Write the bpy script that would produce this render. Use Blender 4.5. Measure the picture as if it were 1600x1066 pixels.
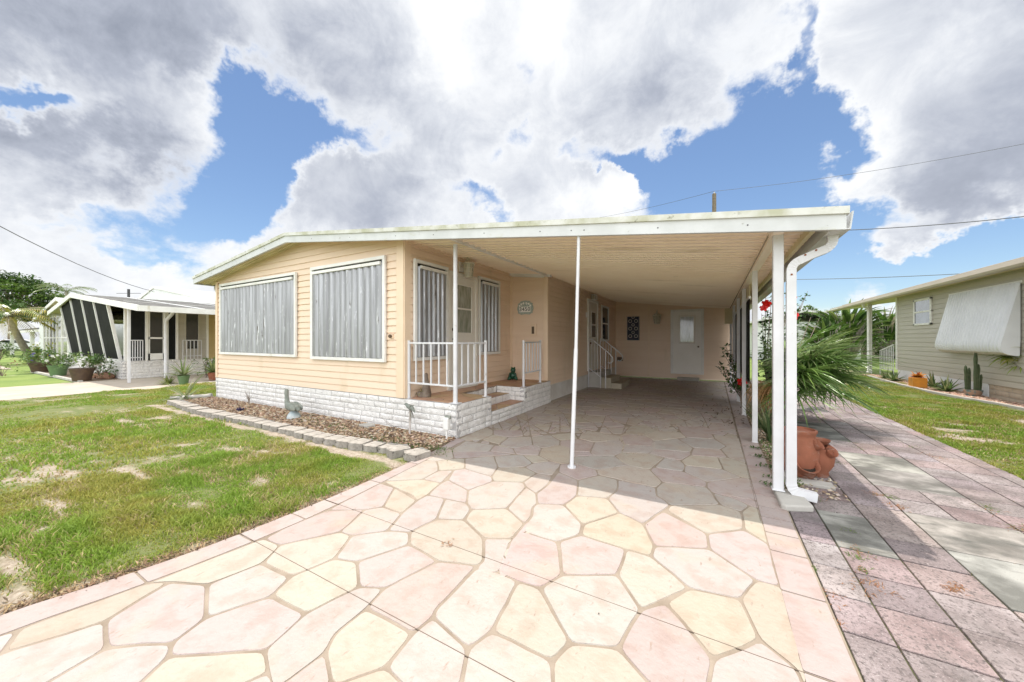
import bpy, bmesh, math, random
import numpy as np
from mathutils import Vector, Matrix
R=math.radians; PI=math.pi
random.seed(7); rng=np.random.default_rng(7)
for o in list(bpy.data.objects): bpy.data.objects.remove(o)
scene=bpy.context.scene; C=scene.collection

# ---------------------------------------------------------------- camera
TH=R(29.5); FPX=556.0; CAMH=1.35
cam_d=bpy.data.cameras.new('camera'); cam=bpy.data.objects.new('camera',cam_d); C.objects.link(cam)
cam.location=(0,0,CAMH); cam.rotation_euler=(R(90),0,TH)
cam_d.sensor_width=36; cam_d.lens=36*FPX/1600; cam_d.shift_y=-2/1600; cam_d.clip_start=.05; cam_d.clip_end=3000
scene.camera=cam
ct,st=math.cos(TH),math.sin(TH)
def ray(u,v):
    a=(u-800)/FPX; return (a*ct-st, a*st+ct, (531-v)/FPX)
def G(u,v,z=0.0):
    r=ray(u,v); t=(z-CAMH)/r[2]; return (r[0]*t,r[1]*t)
def at(u,v,d):
    r=ray(u,v); return Vector((r[0]*d,r[1]*d,CAMH+r[2]*d))
def azel(u,v):
    r=ray(u,v); return math.atan2(r[0],r[1]), math.atan2(r[2],math.hypot(r[0],r[1]))

# ---------------------------------------------------------------- sun + sky
SUNV=Vector((-.31,.36,2.36)).normalized()
sd=bpy.data.lights.new('sun','SUN'); sd.energy=3.9; sd.angle=R(.5); sd.color=(1,.93,.85)
sun=bpy.data.objects.new('sun',sd); C.objects.link(sun); sun.location=(0,0,30)
sun.rotation_euler=(-SUNV).to_track_quat('-Z','Y').to_euler()
w=bpy.data.worlds.new('World'); scene.world=w; w.use_nodes=True
nt=w.node_tree; nt.nodes.clear()
def N(t,**k):
    n=nt.nodes.new(t)
    for a,b in k.items(): setattr(n,a,b)
    return n
def L(a,b): nt.links.new(a,b)
def M_(op,a,b=None,c=None):
    n=N('ShaderNodeMath',operation=op)
    for i,x in enumerate((a,b,c)):
        if x is None: continue
        if isinstance(x,(int,float)): n.inputs[i].default_value=x
        else: L(x,n.inputs[i])
    return n.outputs[0]
tc=N('ShaderNodeTexCoord'); nrm=N('ShaderNodeVectorMath',operation='NORMALIZE'); L(tc.outputs['Generated'],nrm.inputs[0])
D=nrm.outputs[0]
sx=N('ShaderNodeSeparateXYZ'); L(D,sx.inputs[0])
az=M_('ARCTAN2',sx.outputs[0],sx.outputs[1]); el=M_('ARCSINE',sx.outputs[2])
# direction noise; the cloud deck is a plane overhead, so the noise stretches towards the horizon
zz=M_('ADD',M_('MAXIMUM',sx.outputs[2],0.0),.28)
px_=M_('DIVIDE',sx.outputs[0],zz); py_=M_('DIVIDE',sx.outputs[1],zz)
pl=N('ShaderNodeCombineXYZ'); L(px_,pl.inputs[0]); L(py_,pl.inputs[1])
def noise(scale,detail,rough,vec,off=0,dist=0):
    n=N('ShaderNodeTexNoise'); n.inputs['Scale'].default_value=scale; n.inputs['Detail'].default_value=detail
    n.inputs['Roughness'].default_value=rough; n.inputs['Distortion'].default_value=dist
    m=N('ShaderNodeVectorMath',operation='ADD'); L(vec,m.inputs[0]); m.inputs[1].default_value=(off,off*.7,off*1.3); L(m.outputs[0],n.inputs['Vector'])
    return n
n1=noise(3.4,10,.62,pl.outputs[0],3.1,.25); n2=noise(1.1,3,.5,pl.outputs[0],9.2); n3=noise(7.5,9,.64,D,17,.35)
wp=noise(5,6,.62,D,4)
ae=N('ShaderNodeCombineXYZ'); L(az,ae.inputs[0]); L(el,ae.inputs[1])
wsub=N('ShaderNodeVectorMath',operation='SUBTRACT'); L(wp.outputs['Color'],wsub.inputs[0]); wsub.inputs[1].default_value=(.5,.5,.5)
wsc=N('ShaderNodeVectorMath',operation='SCALE'); L(wsub.outputs[0],wsc.inputs[0]); wsc.inputs['Scale'].default_value=.36
aew=N('ShaderNodeVectorMath',operation='ADD'); L(ae.outputs[0],aew.inputs[0]); L(wsc.outputs[0],aew.inputs[1])
# cloud gaps, cloud heaps and thick (grey) cores: azimuth/elevation on the sky, radii in degrees, tilt
def blobs(lst):
    tot=None
    for (u,v,rx,ry,rot,amp) in lst:
        a,e=azel(u,v)
        mp=N('ShaderNodeMapping',vector_type='TEXTURE'); mp.inputs['Location'].default_value=(a,e,0)
        mp.inputs['Rotation'].default_value=(0,0,R(rot)); mp.inputs['Scale'].default_value=(R(rx),R(ry),1); L(aew.outputs[0],mp.inputs['Vector'])
        s=N('ShaderNodeSeparateXYZ'); L(mp.outputs[0],s.inputs[0])
        d=M_('ADD',M_('MULTIPLY',s.outputs[0],s.outputs[0]),M_('MULTIPLY',s.outputs[1],s.outputs[1]))
        g=M_('MULTIPLY',M_('POWER',2.0,M_('MULTIPLY',d,-1.0)),amp)
        tot=g if tot is None else M_('ADD',tot,g)
    return tot
gaps=blobs([(1470,240,8,7,0,.5),(1420,310,6,2.0,8,.5),(1340,90,5,6,0,.4),(390,280,3.8,9,-14,-.95),(365,335,4.5,3.5,0,-.55),(440,225,5,3,12,-.65),(530,215,7,2.2,-8,-.65),(440,262,3,2.5,0,-.35),(350,165,3,2,0,-.6),(20,140,3,1.3,-12,-.8),
 (1170,285,9,4.8,12,-1.15),(1250,200,3.6,4.6,30,-.85),(1080,285,7,3.5,0,-.9),(985,275,4,2.5,0,-.7),(1245,80,1.3,4,-20,-.62),(1235,5,3,1.6,0,-.45),
 (1290,345,5,2.6,0,-.8),(1440,425,13,3.3,4,-1.1),(1330,400,6,5,0,-.8),(1570,390,6,4,0,-.7),(800,215,3,2.2,0,-.5),(760,330,3.5,1.8,0,-.6),(1180,240,5,5,0,-.3),
 (120,350,5,1.4,8,-.45),(290,385,4,2,0,-.6),(215,410,4,1.2,0,-.45),(905,235,2.5,2,0,-.4),(250,310,3,3,0,-.3),(950,270,4,2,0,-.4),(810,95,1.5,2,0,-.3),
 (1388,392,4.2,2.0,0,1.25),(1215,250,6,1.8,-22,.75),(925,318,7.5,2.0,-6,1.0),(1225,290,5,1.4,0,.45),(1560,330,4.5,1.3,10,.6),(520,275,5,4,0,.6),(1350,455,7,1.6,0,.45),(1520,465,5,1.4,0,.3),(340,395,5,2,0,.5)])
dark=blobs([(200,250,11,4.2,-12,1.0),(330,285,6,3,-20,.6),(90,215,7,3,0,.5),(300,60,22,7,-6,1.0),(80,60,10,6,0,.45),(560,80,12,8,0,.55),(1090,120,9,9,0,.75),(960,190,7,6,0,.45),(790,150,7,6,0,.25),
 (1500,300,9,3.4,8,.85),(1480,210,9,5,0,.45),(570,330,7,3,0,.55),(690,260,5,6,0,.35),(1560,120,9,7,0,.3),
 (700,30,5,5,0,-.6),(620,60,6,4,0,-.3),(560,190,7,4,0,-.2),(150,180,7,2.5,8,-.7),(330,200,5,4,0,-.6),(1010,330,8,3,0,-.5),(860,60,3,5,0,-.3),(1340,230,5,5,0,-.6),(1200,60,8,6,0,-.4)])
cov=M_('ADD',M_('ADD',.68,gaps),M_('ADD',M_('MULTIPLY',M_('SUBTRACT',n1.outputs[0],.5),1.15),M_('MULTIPLY',M_('SUBTRACT',n3.outputs[0],.5),.55)))
mr=N('ShaderNodeMapRange',interpolation_type='SMOOTHSTEP'); L(cov,mr.inputs[0]); mr.inputs[1].default_value=.02; mr.inputs[2].default_value=.50
thick=M_('ADD',M_('MULTIPLY',dark,.85),M_('ADD',M_('MULTIPLY',M_('SUBTRACT',n2.outputs[0],.5),.7),M_('MULTIPLY',M_('SUBTRACT',n3.outputs[0],.5),1.1)))
edge=N('ShaderNodeMapRange',interpolation_type='SMOOTHSTEP'); L(cov,edge.inputs[0]); edge.inputs[1].default_value=.15; edge.inputs[2].default_value=.95
thick=M_('MULTIPLY',M_('ADD',thick,.14),M_('MULTIPLY',edge.outputs[0],.62))
cr=N('ShaderNodeValToRGB'); L(thick,cr.inputs[0])
cr.color_ramp.elements[0].position=0; cr.color_ramp.elements[0].color=(.93,.945,.965,1)
cr.color_ramp.elements[1].position=1.0; cr.color_ramp.elements[1].color=(.22,.25,.32,1)
e=cr.color_ramp.elements.new(.20); e.color=(.70,.73,.79,1)
e=cr.color_ramp.elements.new(.50); e.color=(.45,.485,.57,1)
sky=N('ShaderNodeTexSky',sky_type='NISHITA'); sky.sun_disc=False
sky.sun_elevation=math.asin(SUNV.z); sky.sun_rotation=math.atan2(SUNV.x,SUNV.y); sky.air_density=1.0; sky.dust_density=.25; sky.ozone_density=3.5; sky.altitude=0
b1=N('ShaderNodeBackground'); L(sky.outputs[0],b1.inputs[0]); b1.inputs[1].default_value=.125
b2=N('ShaderNodeBackground'); L(cr.outputs[0],b2.inputs[0]); b2.inputs[1].default_value=1.0
# clouds behind the view are brightened: added unseen fill for facade and carport
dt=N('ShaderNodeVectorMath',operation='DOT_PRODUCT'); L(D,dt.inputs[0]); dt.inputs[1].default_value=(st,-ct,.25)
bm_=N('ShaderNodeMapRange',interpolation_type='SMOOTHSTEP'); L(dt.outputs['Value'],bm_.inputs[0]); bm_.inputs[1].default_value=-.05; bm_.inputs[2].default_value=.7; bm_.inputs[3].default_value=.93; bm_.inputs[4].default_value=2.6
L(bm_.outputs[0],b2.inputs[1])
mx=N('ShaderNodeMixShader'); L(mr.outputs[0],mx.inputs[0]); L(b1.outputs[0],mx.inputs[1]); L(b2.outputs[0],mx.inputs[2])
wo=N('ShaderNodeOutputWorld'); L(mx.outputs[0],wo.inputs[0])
w.cycles.sampling_method='MANUAL'; w.cycles.sample_map_resolution=1024
vs=scene.view_settings; vs.view_transform='Standard'; vs.look='None'; vs.exposure=0.23; vs.gamma=1; vs.use_curve_mapping=False
scene.cycles.max_bounces=12; scene.cycles.diffuse_bounces=8

# ---------------------------------------------------------------- materials
MATS={}
def mat(name,col,rough=.7,var=None,vs=6,vd=4,vpos=(.35,.65),bump=0,bs=40,bd=4,metal=0,spec=.5,stretch=None,attr=None,stain=None,alpha=None,trans=0,coat=0,sss=0):
    """col base; var second colour by noise; attr = face attribute multiplied/mixed; stain=(colour,scale,lo,hi,stretch)"""
    m=bpy.data.materials.new(name); m.use_nodes=True; t=m.node_tree; p=t.nodes['Principled BSDF']
    def n(k,**kw):
        x=t.nodes.new(k)
        for a,b in kw.items(): setattr(x,a,b)
        return x
    tc=n('ShaderNodeTexCoord'); vec=tc.outputs['Object']
    def mapped(sc):
        mp=n('ShaderNodeMapping'); mp.inputs['Scale'].default_value=sc; t.links.new(vec,mp.inputs[0]); return mp.outputs[0]
    v0=mapped(stretch) if stretch else vec
    def nz(s,d,v,r=.55):
        x=n('ShaderNodeTexNoise'); x.inputs['Scale'].default_value=s; x.inputs['Detail'].default_value=d; x.inputs['Roughness'].default_value=r; t.links.new(v,x.inputs['Vector']); return x.outputs['Fac']
    rgb=n('ShaderNodeRGB'); rgb.outputs[0].default_value=(*col,1); cur=rgb.outputs[0]
    if attr:
        a=n('ShaderNodeAttribute',attribute_name=attr); cur=a.outputs['Color']
    def mix(f,a,b,bt='MIX'):
        x=n('ShaderNodeMix',data_type='RGBA',blend_type=bt)
        if isinstance(f,(int,float)): x.inputs[0].default_value=f
        else: t.links.new(f,x.inputs[0])
        for s,i in ((a,6),(b,7)):
            if isinstance(s,tuple): x.inputs[i].default_value=(*s,1)
            else: t.links.new(s,x.inputs[i])
        return x.outputs[2]
    def rng_(f,lo,hi):
        x=n('ShaderNodeMapRange'); x.inputs[1].default_value=lo; x.inputs[2].default_value=hi; t.links.new(f,x.inputs[0]); return x.outputs[0]
    if var is not None:
        f=rng_(nz(vs,vd,v0),*vpos)
        cur=mix(f,cur,var) if not attr else mix(f,cur,var,'MULTIPLY')
    for s in (stain or []):
        sv=mapped(s[4]) if len(s)>4 and s[4] else vec
        cur=mix(rng_(nz(s[1],5,sv,.65),s[2],s[3]),cur,s[0])
    t.links.new(cur,p.inputs['Base Color'])
    p.inputs['Roughness'].default_value=rough; p.inputs['Metallic'].default_value=metal; p.inputs['Specular IOR Level'].default_value=spec
    if coat: p.inputs['Coat Weight'].default_value=coat
    if bump:
        b=n('ShaderNodeBump'); b.inputs['Strength'].default_value=min(1,bump); b.inputs['Distance'].default_value=.01*max(1,bump); t.links.new(nz(bs,bd,v0,.6),b.inputs['Height']); t.links.new(b.outputs[0],p.inputs['Normal'])
    if alpha is not None: p.inputs['Alpha'].default_value=alpha
    if trans:
        tr=n('ShaderNodeBsdfTranslucent'); t.links.new(cur,tr.inputs[0]); ms=n('ShaderNodeMixShader'); ms.inputs[0].default_value=trans
        t.links.new(p.outputs[0],ms.inputs[1]); t.links.new(tr.outputs[0],ms.inputs[2]); t.links.new(ms.outputs[0],t.nodes['Material Output'].inputs[0])
    MATS[name]=m; return m
mat('siding',(.79,.625,.475),.42,var=(.755,.585,.435),vs=1.2,bump=.12,bs=60,stretch=(.3,.3,6),stain=[((.62,.50,.34),1.6,.60,.80,(1,1,.35))])
mat('siding_trim',(.79,.62,.45),.4,var=(.74,.575,.41),vs=2)
mat('white_trim',(.80,.79,.76),.4,var=(.70,.69,.64),vs=3,stain=[((.52,.47,.36),5,.63,.78,(1,1,.3))])
mat('white_metal',(.68,.68,.69),.35,var=(.60,.60,.60),vs=4,stain=[((.42,.34,.24),14,.66,.74,(1,1,.5))])
mat('fascia',(.60,.61,.605),.45,var=(.52,.53,.52),vs=4,stain=[((.46,.46,.32),3.2,.60,.80,(1,1,2.5)),((.22,.21,.15),16,.66,.74,None)])
mat('drip_edge',(.62,.62,.57),.6,var=(.42,.42,.30),vs=3.5,vpos=(.40,.62),stain=[((.16,.16,.10),9,.60,.70,None)])
mat('ceiling',(.91,.79,.66),.38,var=(.87,.73,.59),vs=.9,bump=.12,bs=30,stain=[((.52,.42,.30),1.4,.58,.80,(.25,2.2,1)),((.35,.27,.18),5,.68,.78,(.3,3,1))])
mat('soffit',(.72,.64,.40),.5,var=(.60,.52,.32),vs=2)
mat('roof_top',(.70,.70,.68),.5,var=(.5,.5,.46),vs=2,stain=[((.25,.24,.2),2,.58,.7,None)])
mat('shutter',(.44,.445,.46),.36,metal=.5,var=(.25,.25,.255),vs=3,vpos=(.36,.64),stretch=(5,5,.22),bump=.6,bs=5,stain=[((.75,.76,.77),7,.61,.66,(3,3,.25)),((.12,.105,.09),8,.62,.68,(2.6,2.6,.22)),((.70,.70,.70),30,.68,.72,(1.6,1.6,.5))])
mat('skirt_block',(.82,.80,.77),.75,var=(.68,.66,.63),vs=12,bump=1.6,bs=45,bd=6,stain=[((.26,.25,.24),26,.60,.68,(1,1,2.6)),((.55,.52,.46),2.5,.62,.8,(1,1,2))])
mat('mortar',(.42,.41,.40),.9,bump=.4)
mat('skirt_panel',(.68,.66,.62),.5,var=(.58,.55,.5),vs=3)
mat('grout',(.31,.255,.20),.9,var=(.22,.175,.13),vs=5,bump=.4,bs=90)
def stonemat(name,dark):
    m=mat(name,(.5,.5,.5),.62,attr='col',var=(.93,.86,.83),vs=7,vd=9,vpos=(.48,.62),bump=.7,bs=26,bd=6,stain=[(dark,1.9,.52,.84,None),((.28,.21,.17),36,.62,.72,(1,.35,1))]); return m
stonemat('flagstone',(.40,.33,.25))
mat('saw_joint',(.13,.10,.075),.95)
mat('porch_tile',(.62,.42,.28),.6,attr='col',var=(.8,.75,.7),vs=5,bump=.2,bs=20)
mat('paver',(.5,.5,.5),.9,attr='col',var=(.55,.52,.51),vs=3,vd=5,vpos=(.38,.66),bump=1.4,bs=90,bd=3,stain=[((.12,.10,.095),60,.50,.66,None),((.52,.46,.44),95,.60,.70,None),((.12,.11,.10),1.6,.54,.74,None)])
mat('slab',(.44,.43,.39),.9,attr='col',var=(.42,.42,.41),vs=2.6,vd=7,vpos=(.40,.58),bump=.7,bs=120,stain=[((.11,.108,.095),2.4,.48,.66,(1,2,1)),((.10,.10,.09),110,.62,.72,None)])
mat('joint_soil',(.05,.04,.03),.95,var=(.09,.10,.04),vs=8)
mat('concrete',(.46,.44,.40),.85,var=(.38,.36,.32),vs=3,bump=.4,bs=60)
mat('edging',(.40,.37,.33),.95,var=(.24,.22,.19),vs=9,bump=1.2,bs=45,bd=6,stain=[((.10,.09,.08),16,.58,.70,None)])
mat('door_white',(.74,.71,.64),.4,var=(.68,.65,.57),vs=2)
mat('door_grey',(.85,.83,.78),.45,var=(.80,.78,.72),vs=2)
mat('glass_dark',(.02,.025,.025),.06,spec=.8)
mat('glass_curtain',(.40,.40,.33),.12,var=(.22,.23,.17),vs=5,stretch=(4,4,.8),spec=.8,coat=.6)
mat('glass_sky',(.20,.25,.30),.08,var=(.10,.13,.16),vs=2,spec=.9,coat=.8)
mat('black_metal',(.03,.03,.03),.4)
mat('bronze',(.12,.08,.05),.4,metal=.4)
mat('lantern_cream',(.62,.58,.47),.5,var=(.45,.41,.32),vs=14)
mat('frosted',(.50,.48,.38),.25)
mat('terracotta',(.31,.11,.06),.85,var=(.23,.085,.045),vs=6,bump=.3,bs=50,stain=[((.36,.25,.20),5,.55,.70,(1,1,2)),((.16,.08,.05),8,.64,.76,None)])
mat('potting_soil',(.03,.022,.015),.95,bump=1,bs=50)
mat('screen_mesh',(.009,.010,.010),.7,spec=.12,var=(.018,.019,.018),vs=2,alpha=.96)
mat('statue_stone',(.27,.28,.24),.85,var=(.18,.20,.17),vs=14,bump=.5,bs=60)
mat('statue_blue',(.30,.38,.40),.8,var=(.5,.52,.5),vs=12)
mat('green_glaze',(.015,.06,.035),.2,var=(.02,.10,.05),vs=20)
mat('sign_plate',(.30,.38,.36),.6,var=(.45,.48,.40),vs=30,bump=.5,bs=80)
mat('sign_face',(.88,.86,.80),.5)
mat('iron_pattern',(.02,.025,.05),.5)
mat('panel_light',(.55,.50,.46),.6)
mat('rust',(.28,.10,.04),.9)
mat('leaf',(.05,.11,.02),.45,attr='col',trans=.35)
mat('leaf_gloss',(.03,.09,.02),.28,attr='col',trans=.22)
mat('blade',(.1,.2,.03),.55,attr='col',trans=.40,spec=.3)
mat('petal_red',(.72,.015,.012),.5,trans=.3)
mat('petal_orange',(.80,.30,.03),.5,trans=.3)
mat('petal_violet',(.22,.16,.6),.5,trans=.3)
mat('petal_white',(.72,.70,.66),.5,trans=.3)
mat('bark',(.16,.12,.09),.9,var=(.24,.20,.16),vs=12,bump=1,bs=30)
mat('pale_bark',(.36,.32,.27),.9,var=(.24,.21,.17),vs=8,bump=.8,bs=30)
mat('dry_leaf',(.36,.20,.08),.8,attr='col',trans=.2)
mat('cactus',(.055,.085,.035),.7,var=(.09,.11,.055),vs=14)
mat('mulch_chip',(.3,.2,.12),.9,attr='col')
mat('mulch_base',(.16,.11,.075),.95,var=(.28,.20,.13),vs=22,bump=1.2,bs=50)
mat('pink_gravel',(.50,.33,.24),.95,attr='col')
mat('pink_base',(.46,.31,.23),.95,var=(.34,.22,.16),vs=30,bump=1,bs=60)
mat('grey_siding',(.48,.445,.375),.45,var=(.43,.395,.33),vs=1.5,stretch=(.3,.3,5))
mat('yellow_siding',(.50,.38,.16),.5,var=(.44,.33,.14),vs=2)
mat('olive_wall',(.30,.26,.08),.6,var=(.26,.22,.07),vs=2)
mat('tan_block',(.48,.40,.30),.85,var=(.42,.35,.26),vs=8,bump=.4,bs=60)
mat('beige_wall',(.42,.37,.28),.7,var=(.36,.32,.24),vs=3)
mat('shingle',(.15,.148,.14),.95,spec=.2,var=(.09,.09,.085),vs=7,bump=.6,bs=60,stain=[((.24,.235,.22),3,.55,.7,None)])
mat('white_wall',(.74,.75,.74),.6,var=(.66,.67,.66),vs=2)
mat('black_plastic_and_shade',(.022,.02,.018),.5)
mat('pot_brown',(.06,.035,.022),.6,var=(.09,.055,.03),vs=8)
mat('pot_green',(.10,.17,.07),.6)
mat('pot_orange',(.62,.25,.02),.6,var=(.5,.2,.02),vs=6)
mat('pot_glaze',(.10,.20,.20),.3,var=(.35,.25,.18),vs=10,vpos=(.4,.5))
mat('rock',(.36,.19,.11),.9,var=(.25,.14,.09),vs=9,bump=1,bs=20)
mat('awning',(.74,.75,.76),.35,var=(.66,.67,.68),vs=2)
mat('awning_under',(.62,.55,.22),.5)
mat('car_paint',(.74,.74,.75),.2,coat=.6)
mat('tyre',(.02,.02,.02),.8)
mat('alloy',(.4,.4,.42),.3,metal=.8)
mat('headlight',(.5,.55,.6),.1,spec=.9)
mat('pole_wood',(.13,.10,.07),.9,var=(.2,.16,.11),vs=9)
mat('cable',(.10,.10,.11),.6)
mat('asphalt',(.11,.11,.105),.9,var=(.15,.15,.14),vs=5,bump=.4,bs=90)
# ---------------------------------------------------------------- mesh helpers
class MB:
    def __init__(s): s.v=[]; s.f=[]; s.m=[]; s.c=[]
    def add(s,vs,fs,m=0,col=None):
        o=len(s.v); s.v+= [tuple(p) for p in vs]
        for f in fs: s.f.append([o+i for i in f]); s.m.append(m); s.c.append(col)
        return s
    def box(s,x0,x1,y0,y1,z0,z1,m=0,col=None):
        x0,x1=min(x0,x1),max(x0,x1); y0,y1=min(y0,y1),max(y0,y1); z0,z1=min(z0,z1),max(z0,z1)
        return s.add([(x0,y0,z0),(x1,y0,z0),(x1,y1,z0),(x0,y1,z0),(x0,y0,z1),(x1,y0,z1),(x1,y1,z1),(x0,y1,z1)],
          [(0,3,2,1),(4,5,6,7),(0,1,5,4),(1,2,6,5),(2,3,7,6),(3,0,4,7)],m,col)
    def obox(s,c,ax,ay,az,m=0,col=None):
        c=Vector(c);ax=Vector(ax)/2;ay=Vector(ay)/2;az=Vector(az)/2
        v=[c+i*ax+j*ay+k*az for k in(-1,1) for j in(-1,1) for i in(-1,1)]
        return s.add(v,[(0,2,3,1),(4,5,7,6),(0,1,5,4),(2,6,7,3),(0,4,6,2),(1,3,7,5)],m,col)
    def prism(s,poly,axis,a,b,m=0,col=None):
        """poly in the plane normal to axis ('x': (y,z), 'y': (x,z), 'z': (x,y)), from a to b"""
        def P(p,t): return {'x':(t,p[0],p[1]),'y':(p[0],t,p[1]),'z':(p[0],p[1],t)}[axis]
        n=len(poly); v=[P(p,a) for p in poly]+[P(p,b) for p in poly]
        return s.add(v,[list(range(n))[::-1],list(range(n,2*n))]+[(i,(i+1)%n,n+(i+1)%n,n+i) for i in range(n)],m,col)
    def tube(s,pts,r,n=8,m=0,cap=True,col=None):
        pts=[Vector(p) for p in pts]; rs=r if isinstance(r,(list,tuple)) else [r]*len(pts)
        vs=[];up=None
        for i,p in enumerate(pts):
            t=(pts[min(i+1,len(pts)-1)]-pts[max(i-1,0)]).normalized()
            if up is None: up=t.orthogonal().normalized()
            up=(up-t*up.dot(t)); up=up.normalized() if up.length>1e-6 else t.orthogonal().normalized()
            q=t.cross(up)
            for k in range(n):
                a=2*PI*k/n; vs.append(p+rs[i]*(math.cos(a)*up+math.sin(a)*q))
        fs=[(i*n+k,i*n+(k+1)%n,(i+1)*n+(k+1)%n,(i+1)*n+k) for i in range(len(pts)-1) for k in range(n)]
        if cap: fs+= [list(range(n))[::-1],list(range((len(pts)-1)*n,len(pts)*n))]
        return s.add(vs,fs,m,col)
    def lathe(s,prof,c=(0,0,0),n=20,m=0,sx=1,sy=1,col=None):
        """prof [(r,z)...]"""
        c=Vector(c); vs=[]
        for r,z in prof:
            for k in range(n): a=2*PI*k/n; vs.append((c.x+sx*r*math.cos(a),c.y+sy*r*math.sin(a),c.z+z))
        fs=[(i*n+k,i*n+(k+1)%n,(i+1)*n+(k+1)%n,(i+1)*n+k) for i in range(len(prof)-1) for k in range(n)]
        if prof[0][0]>1e-4: fs.append(list(range(n))[::-1])
        if prof[-1][0]>1e-4: fs.append(list(range((len(prof)-1)*n,len(prof)*n)))
        return s.add(vs,fs,m,col)
    def ball(s,c,r,n=10,k=7,m=0,col=None,sc=(1,1,1),rot=None):
        c=Vector(c); vs=[]
        for i in range(k+1):
            t=PI*i/k
            for j in range(n):
                a=2*PI*j/n; p=Vector((math.sin(t)*math.cos(a)*sc[0],math.sin(t)*math.sin(a)*sc[1],math.cos(t)*sc[2]))*r
                if rot is not None: p=rot@p
                vs.append(c+p)
        return s.add(vs,[(i*n+j,i*n+(j+1)%n,(i+1)*n+(j+1)%n,(i+1)*n+j)[::-1] for i in range(k) for j in range(n)],m,col)
    def leaf(s,p,d,up,Ln,W,m=0,col=None,fold=.25):
        p=Vector(p); d=Vector(d).normalized(); side=d.cross(Vector(up)); side=side.normalized() if side.length>1e-3 else d.orthogonal().normalized(); nn=side.cross(d)
        a=p+d*Ln*.45+side*W/2+nn*W*fold; b=p+d*Ln*.45-side*W/2+nn*W*fold; e=p+d*Ln; mid=p+d*Ln*.5
        return s.add([p,a,e,b,mid],[(0,4,2,1),(0,3,2,4)],m,col)
    def strap(s,p,d,Ln,W,droop=.5,seg=5,m=0,col=None,vfold=.2,twist=0):
        """long drooping leaf"""
        p=Vector(p); d=Vector(d).normalized(); vs=[]; pos=p.copy(); dr=d.copy(); h=Ln/seg
        side=d.cross(Vector((0,0,1))); side=side.normalized() if side.length>.05 else Vector((math.cos(twist),math.sin(twist),0))
        for i in range(seg+1):
            t=i/seg; wd=W*(1-t**2.2)*(.55+.9*min(t*3,.5)) ; nn=side.cross(dr).normalized()
            vs+= [pos+side*wd/2+nn*wd*vfold, pos, pos-side*wd/2+nn*wd*vfold]
            pos=pos+dr*h; dr=(dr+Vector((0,0,-droop/seg))).normalized()
        fs=[]
        for i in range(seg): a=3*i; fs+= [(a,a+1,a+4,a+3),(a+1,a+2,a+5,a+4)]
        return s.add(vs,fs,m,col)
    def bisect(s,co,no):
        """cut away the side the normal points to"""
        bm=bmesh.new(); vv=[bm.verts.new(v) for v in s.v]
        for f,m in zip(s.f,s.m):
            try: q=bm.faces.new([vv[i] for i in f]); q.material_index=m
            except ValueError: pass
        bmesh.ops.bisect_plane(bm,geom=bm.verts[:]+bm.edges[:]+bm.faces[:],plane_co=co,plane_no=no,clear_outer=True)
        bm.verts.index_update(); s.v=[tuple(v.co) for v in bm.verts]; s.f=[[v.index for v in f.verts] for f in bm.faces]; s.m=[f.material_index for f in bm.faces]; s.c=[None]*len(s.f); bm.free(); return s
    def build(s,name,mats,parent=None,smooth=None,bev=0,col_default=None,wn=False):
        me=bpy.data.meshes.new(name); off=Vector((0,0,0))
        if parent is not None: off=wloc(parent)
        me.from_pydata([(x-off.x,y-off.y,z-off.z) for x,y,z in s.v],[],s.f)
        mats=[mats] if isinstance(mats,str) else mats
        for q in mats: me.materials.append(MATS[q])
        me.polygons.foreach_set('material_index',s.m)
        if any(c is not None for c in s.c):
            a=me.attributes.new('col','FLOAT_COLOR','FACE'); arr=np.ones((len(s.c),4),dtype=np.float32)
            arr[:,:3]=[c if c is not None else (col_default or (.5,.5,.5)) for c in s.c]; a.data.foreach_set('color',arr.ravel())
        if smooth is not None:
            me.polygons.foreach_set('use_smooth',[True]*len(me.polygons)); me.set_sharp_from_angle(angle=R(smooth))
        me.validate(); me.update()
        o=bpy.data.objects.new(name,me); C.objects.link(o)
        if parent is not None: o.parent=parent
        if bev:
            b=o.modifiers.new('bevel','BEVEL'); b.width=bev; b.segments=2; b.limit_method='ANGLE'; b.angle_limit=R(40)
        return o
def wloc(o):
    p=Vector(o.location)
    while o.parent is not None: o=o.parent; p+=Vector(o.location)
    return p
def tag(o,label=None,cat=None,group=None,kind=None):
    if label: o['label']=label
    if cat: o['category']=cat
    if group: o['group']=group
    if kind: o['kind']=kind
    return o
def thing(name,label,cat,loc=(0,0,0),group=None):
    o=bpy.data.objects.new(name,None); C.objects.link(o); o.location=loc; o.empty_display_size=.1
    return tag(o,label,cat,group)
def copy_tree(o,parent=None,loc=None,rz=0,sc=1,label=None):
    c=o.copy(); C.objects.link(c)
    if parent is not None: c.parent=parent
    if loc is not None: c.location=loc; c.rotation_euler=(0,0,rz); c.scale=(sc,sc,sc)
    if label: c['label']=label
    for ch in [x for x in bpy.data.objects if x.parent==o]: copy_tree(ch,c)
    return c
def move(o,loc,rz=0,sc=1): o.location=loc; o.rotation_euler=(0,0,rz); o.scale=(sc,sc,sc); return o
U=random.uniform
def jit(c,a=.15):
    k=1+U(-a,a); return tuple(max(0,x*k*(1+U(-a,a)*.3)) for x in c)
def rdir(zmin=-1,zmax=1):
    z=U(zmin,zmax); a=U(0,2*PI); r=math.sqrt(max(0,1-z*z)); return Vector((r*math.cos(a),r*math.sin(a),z))
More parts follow.
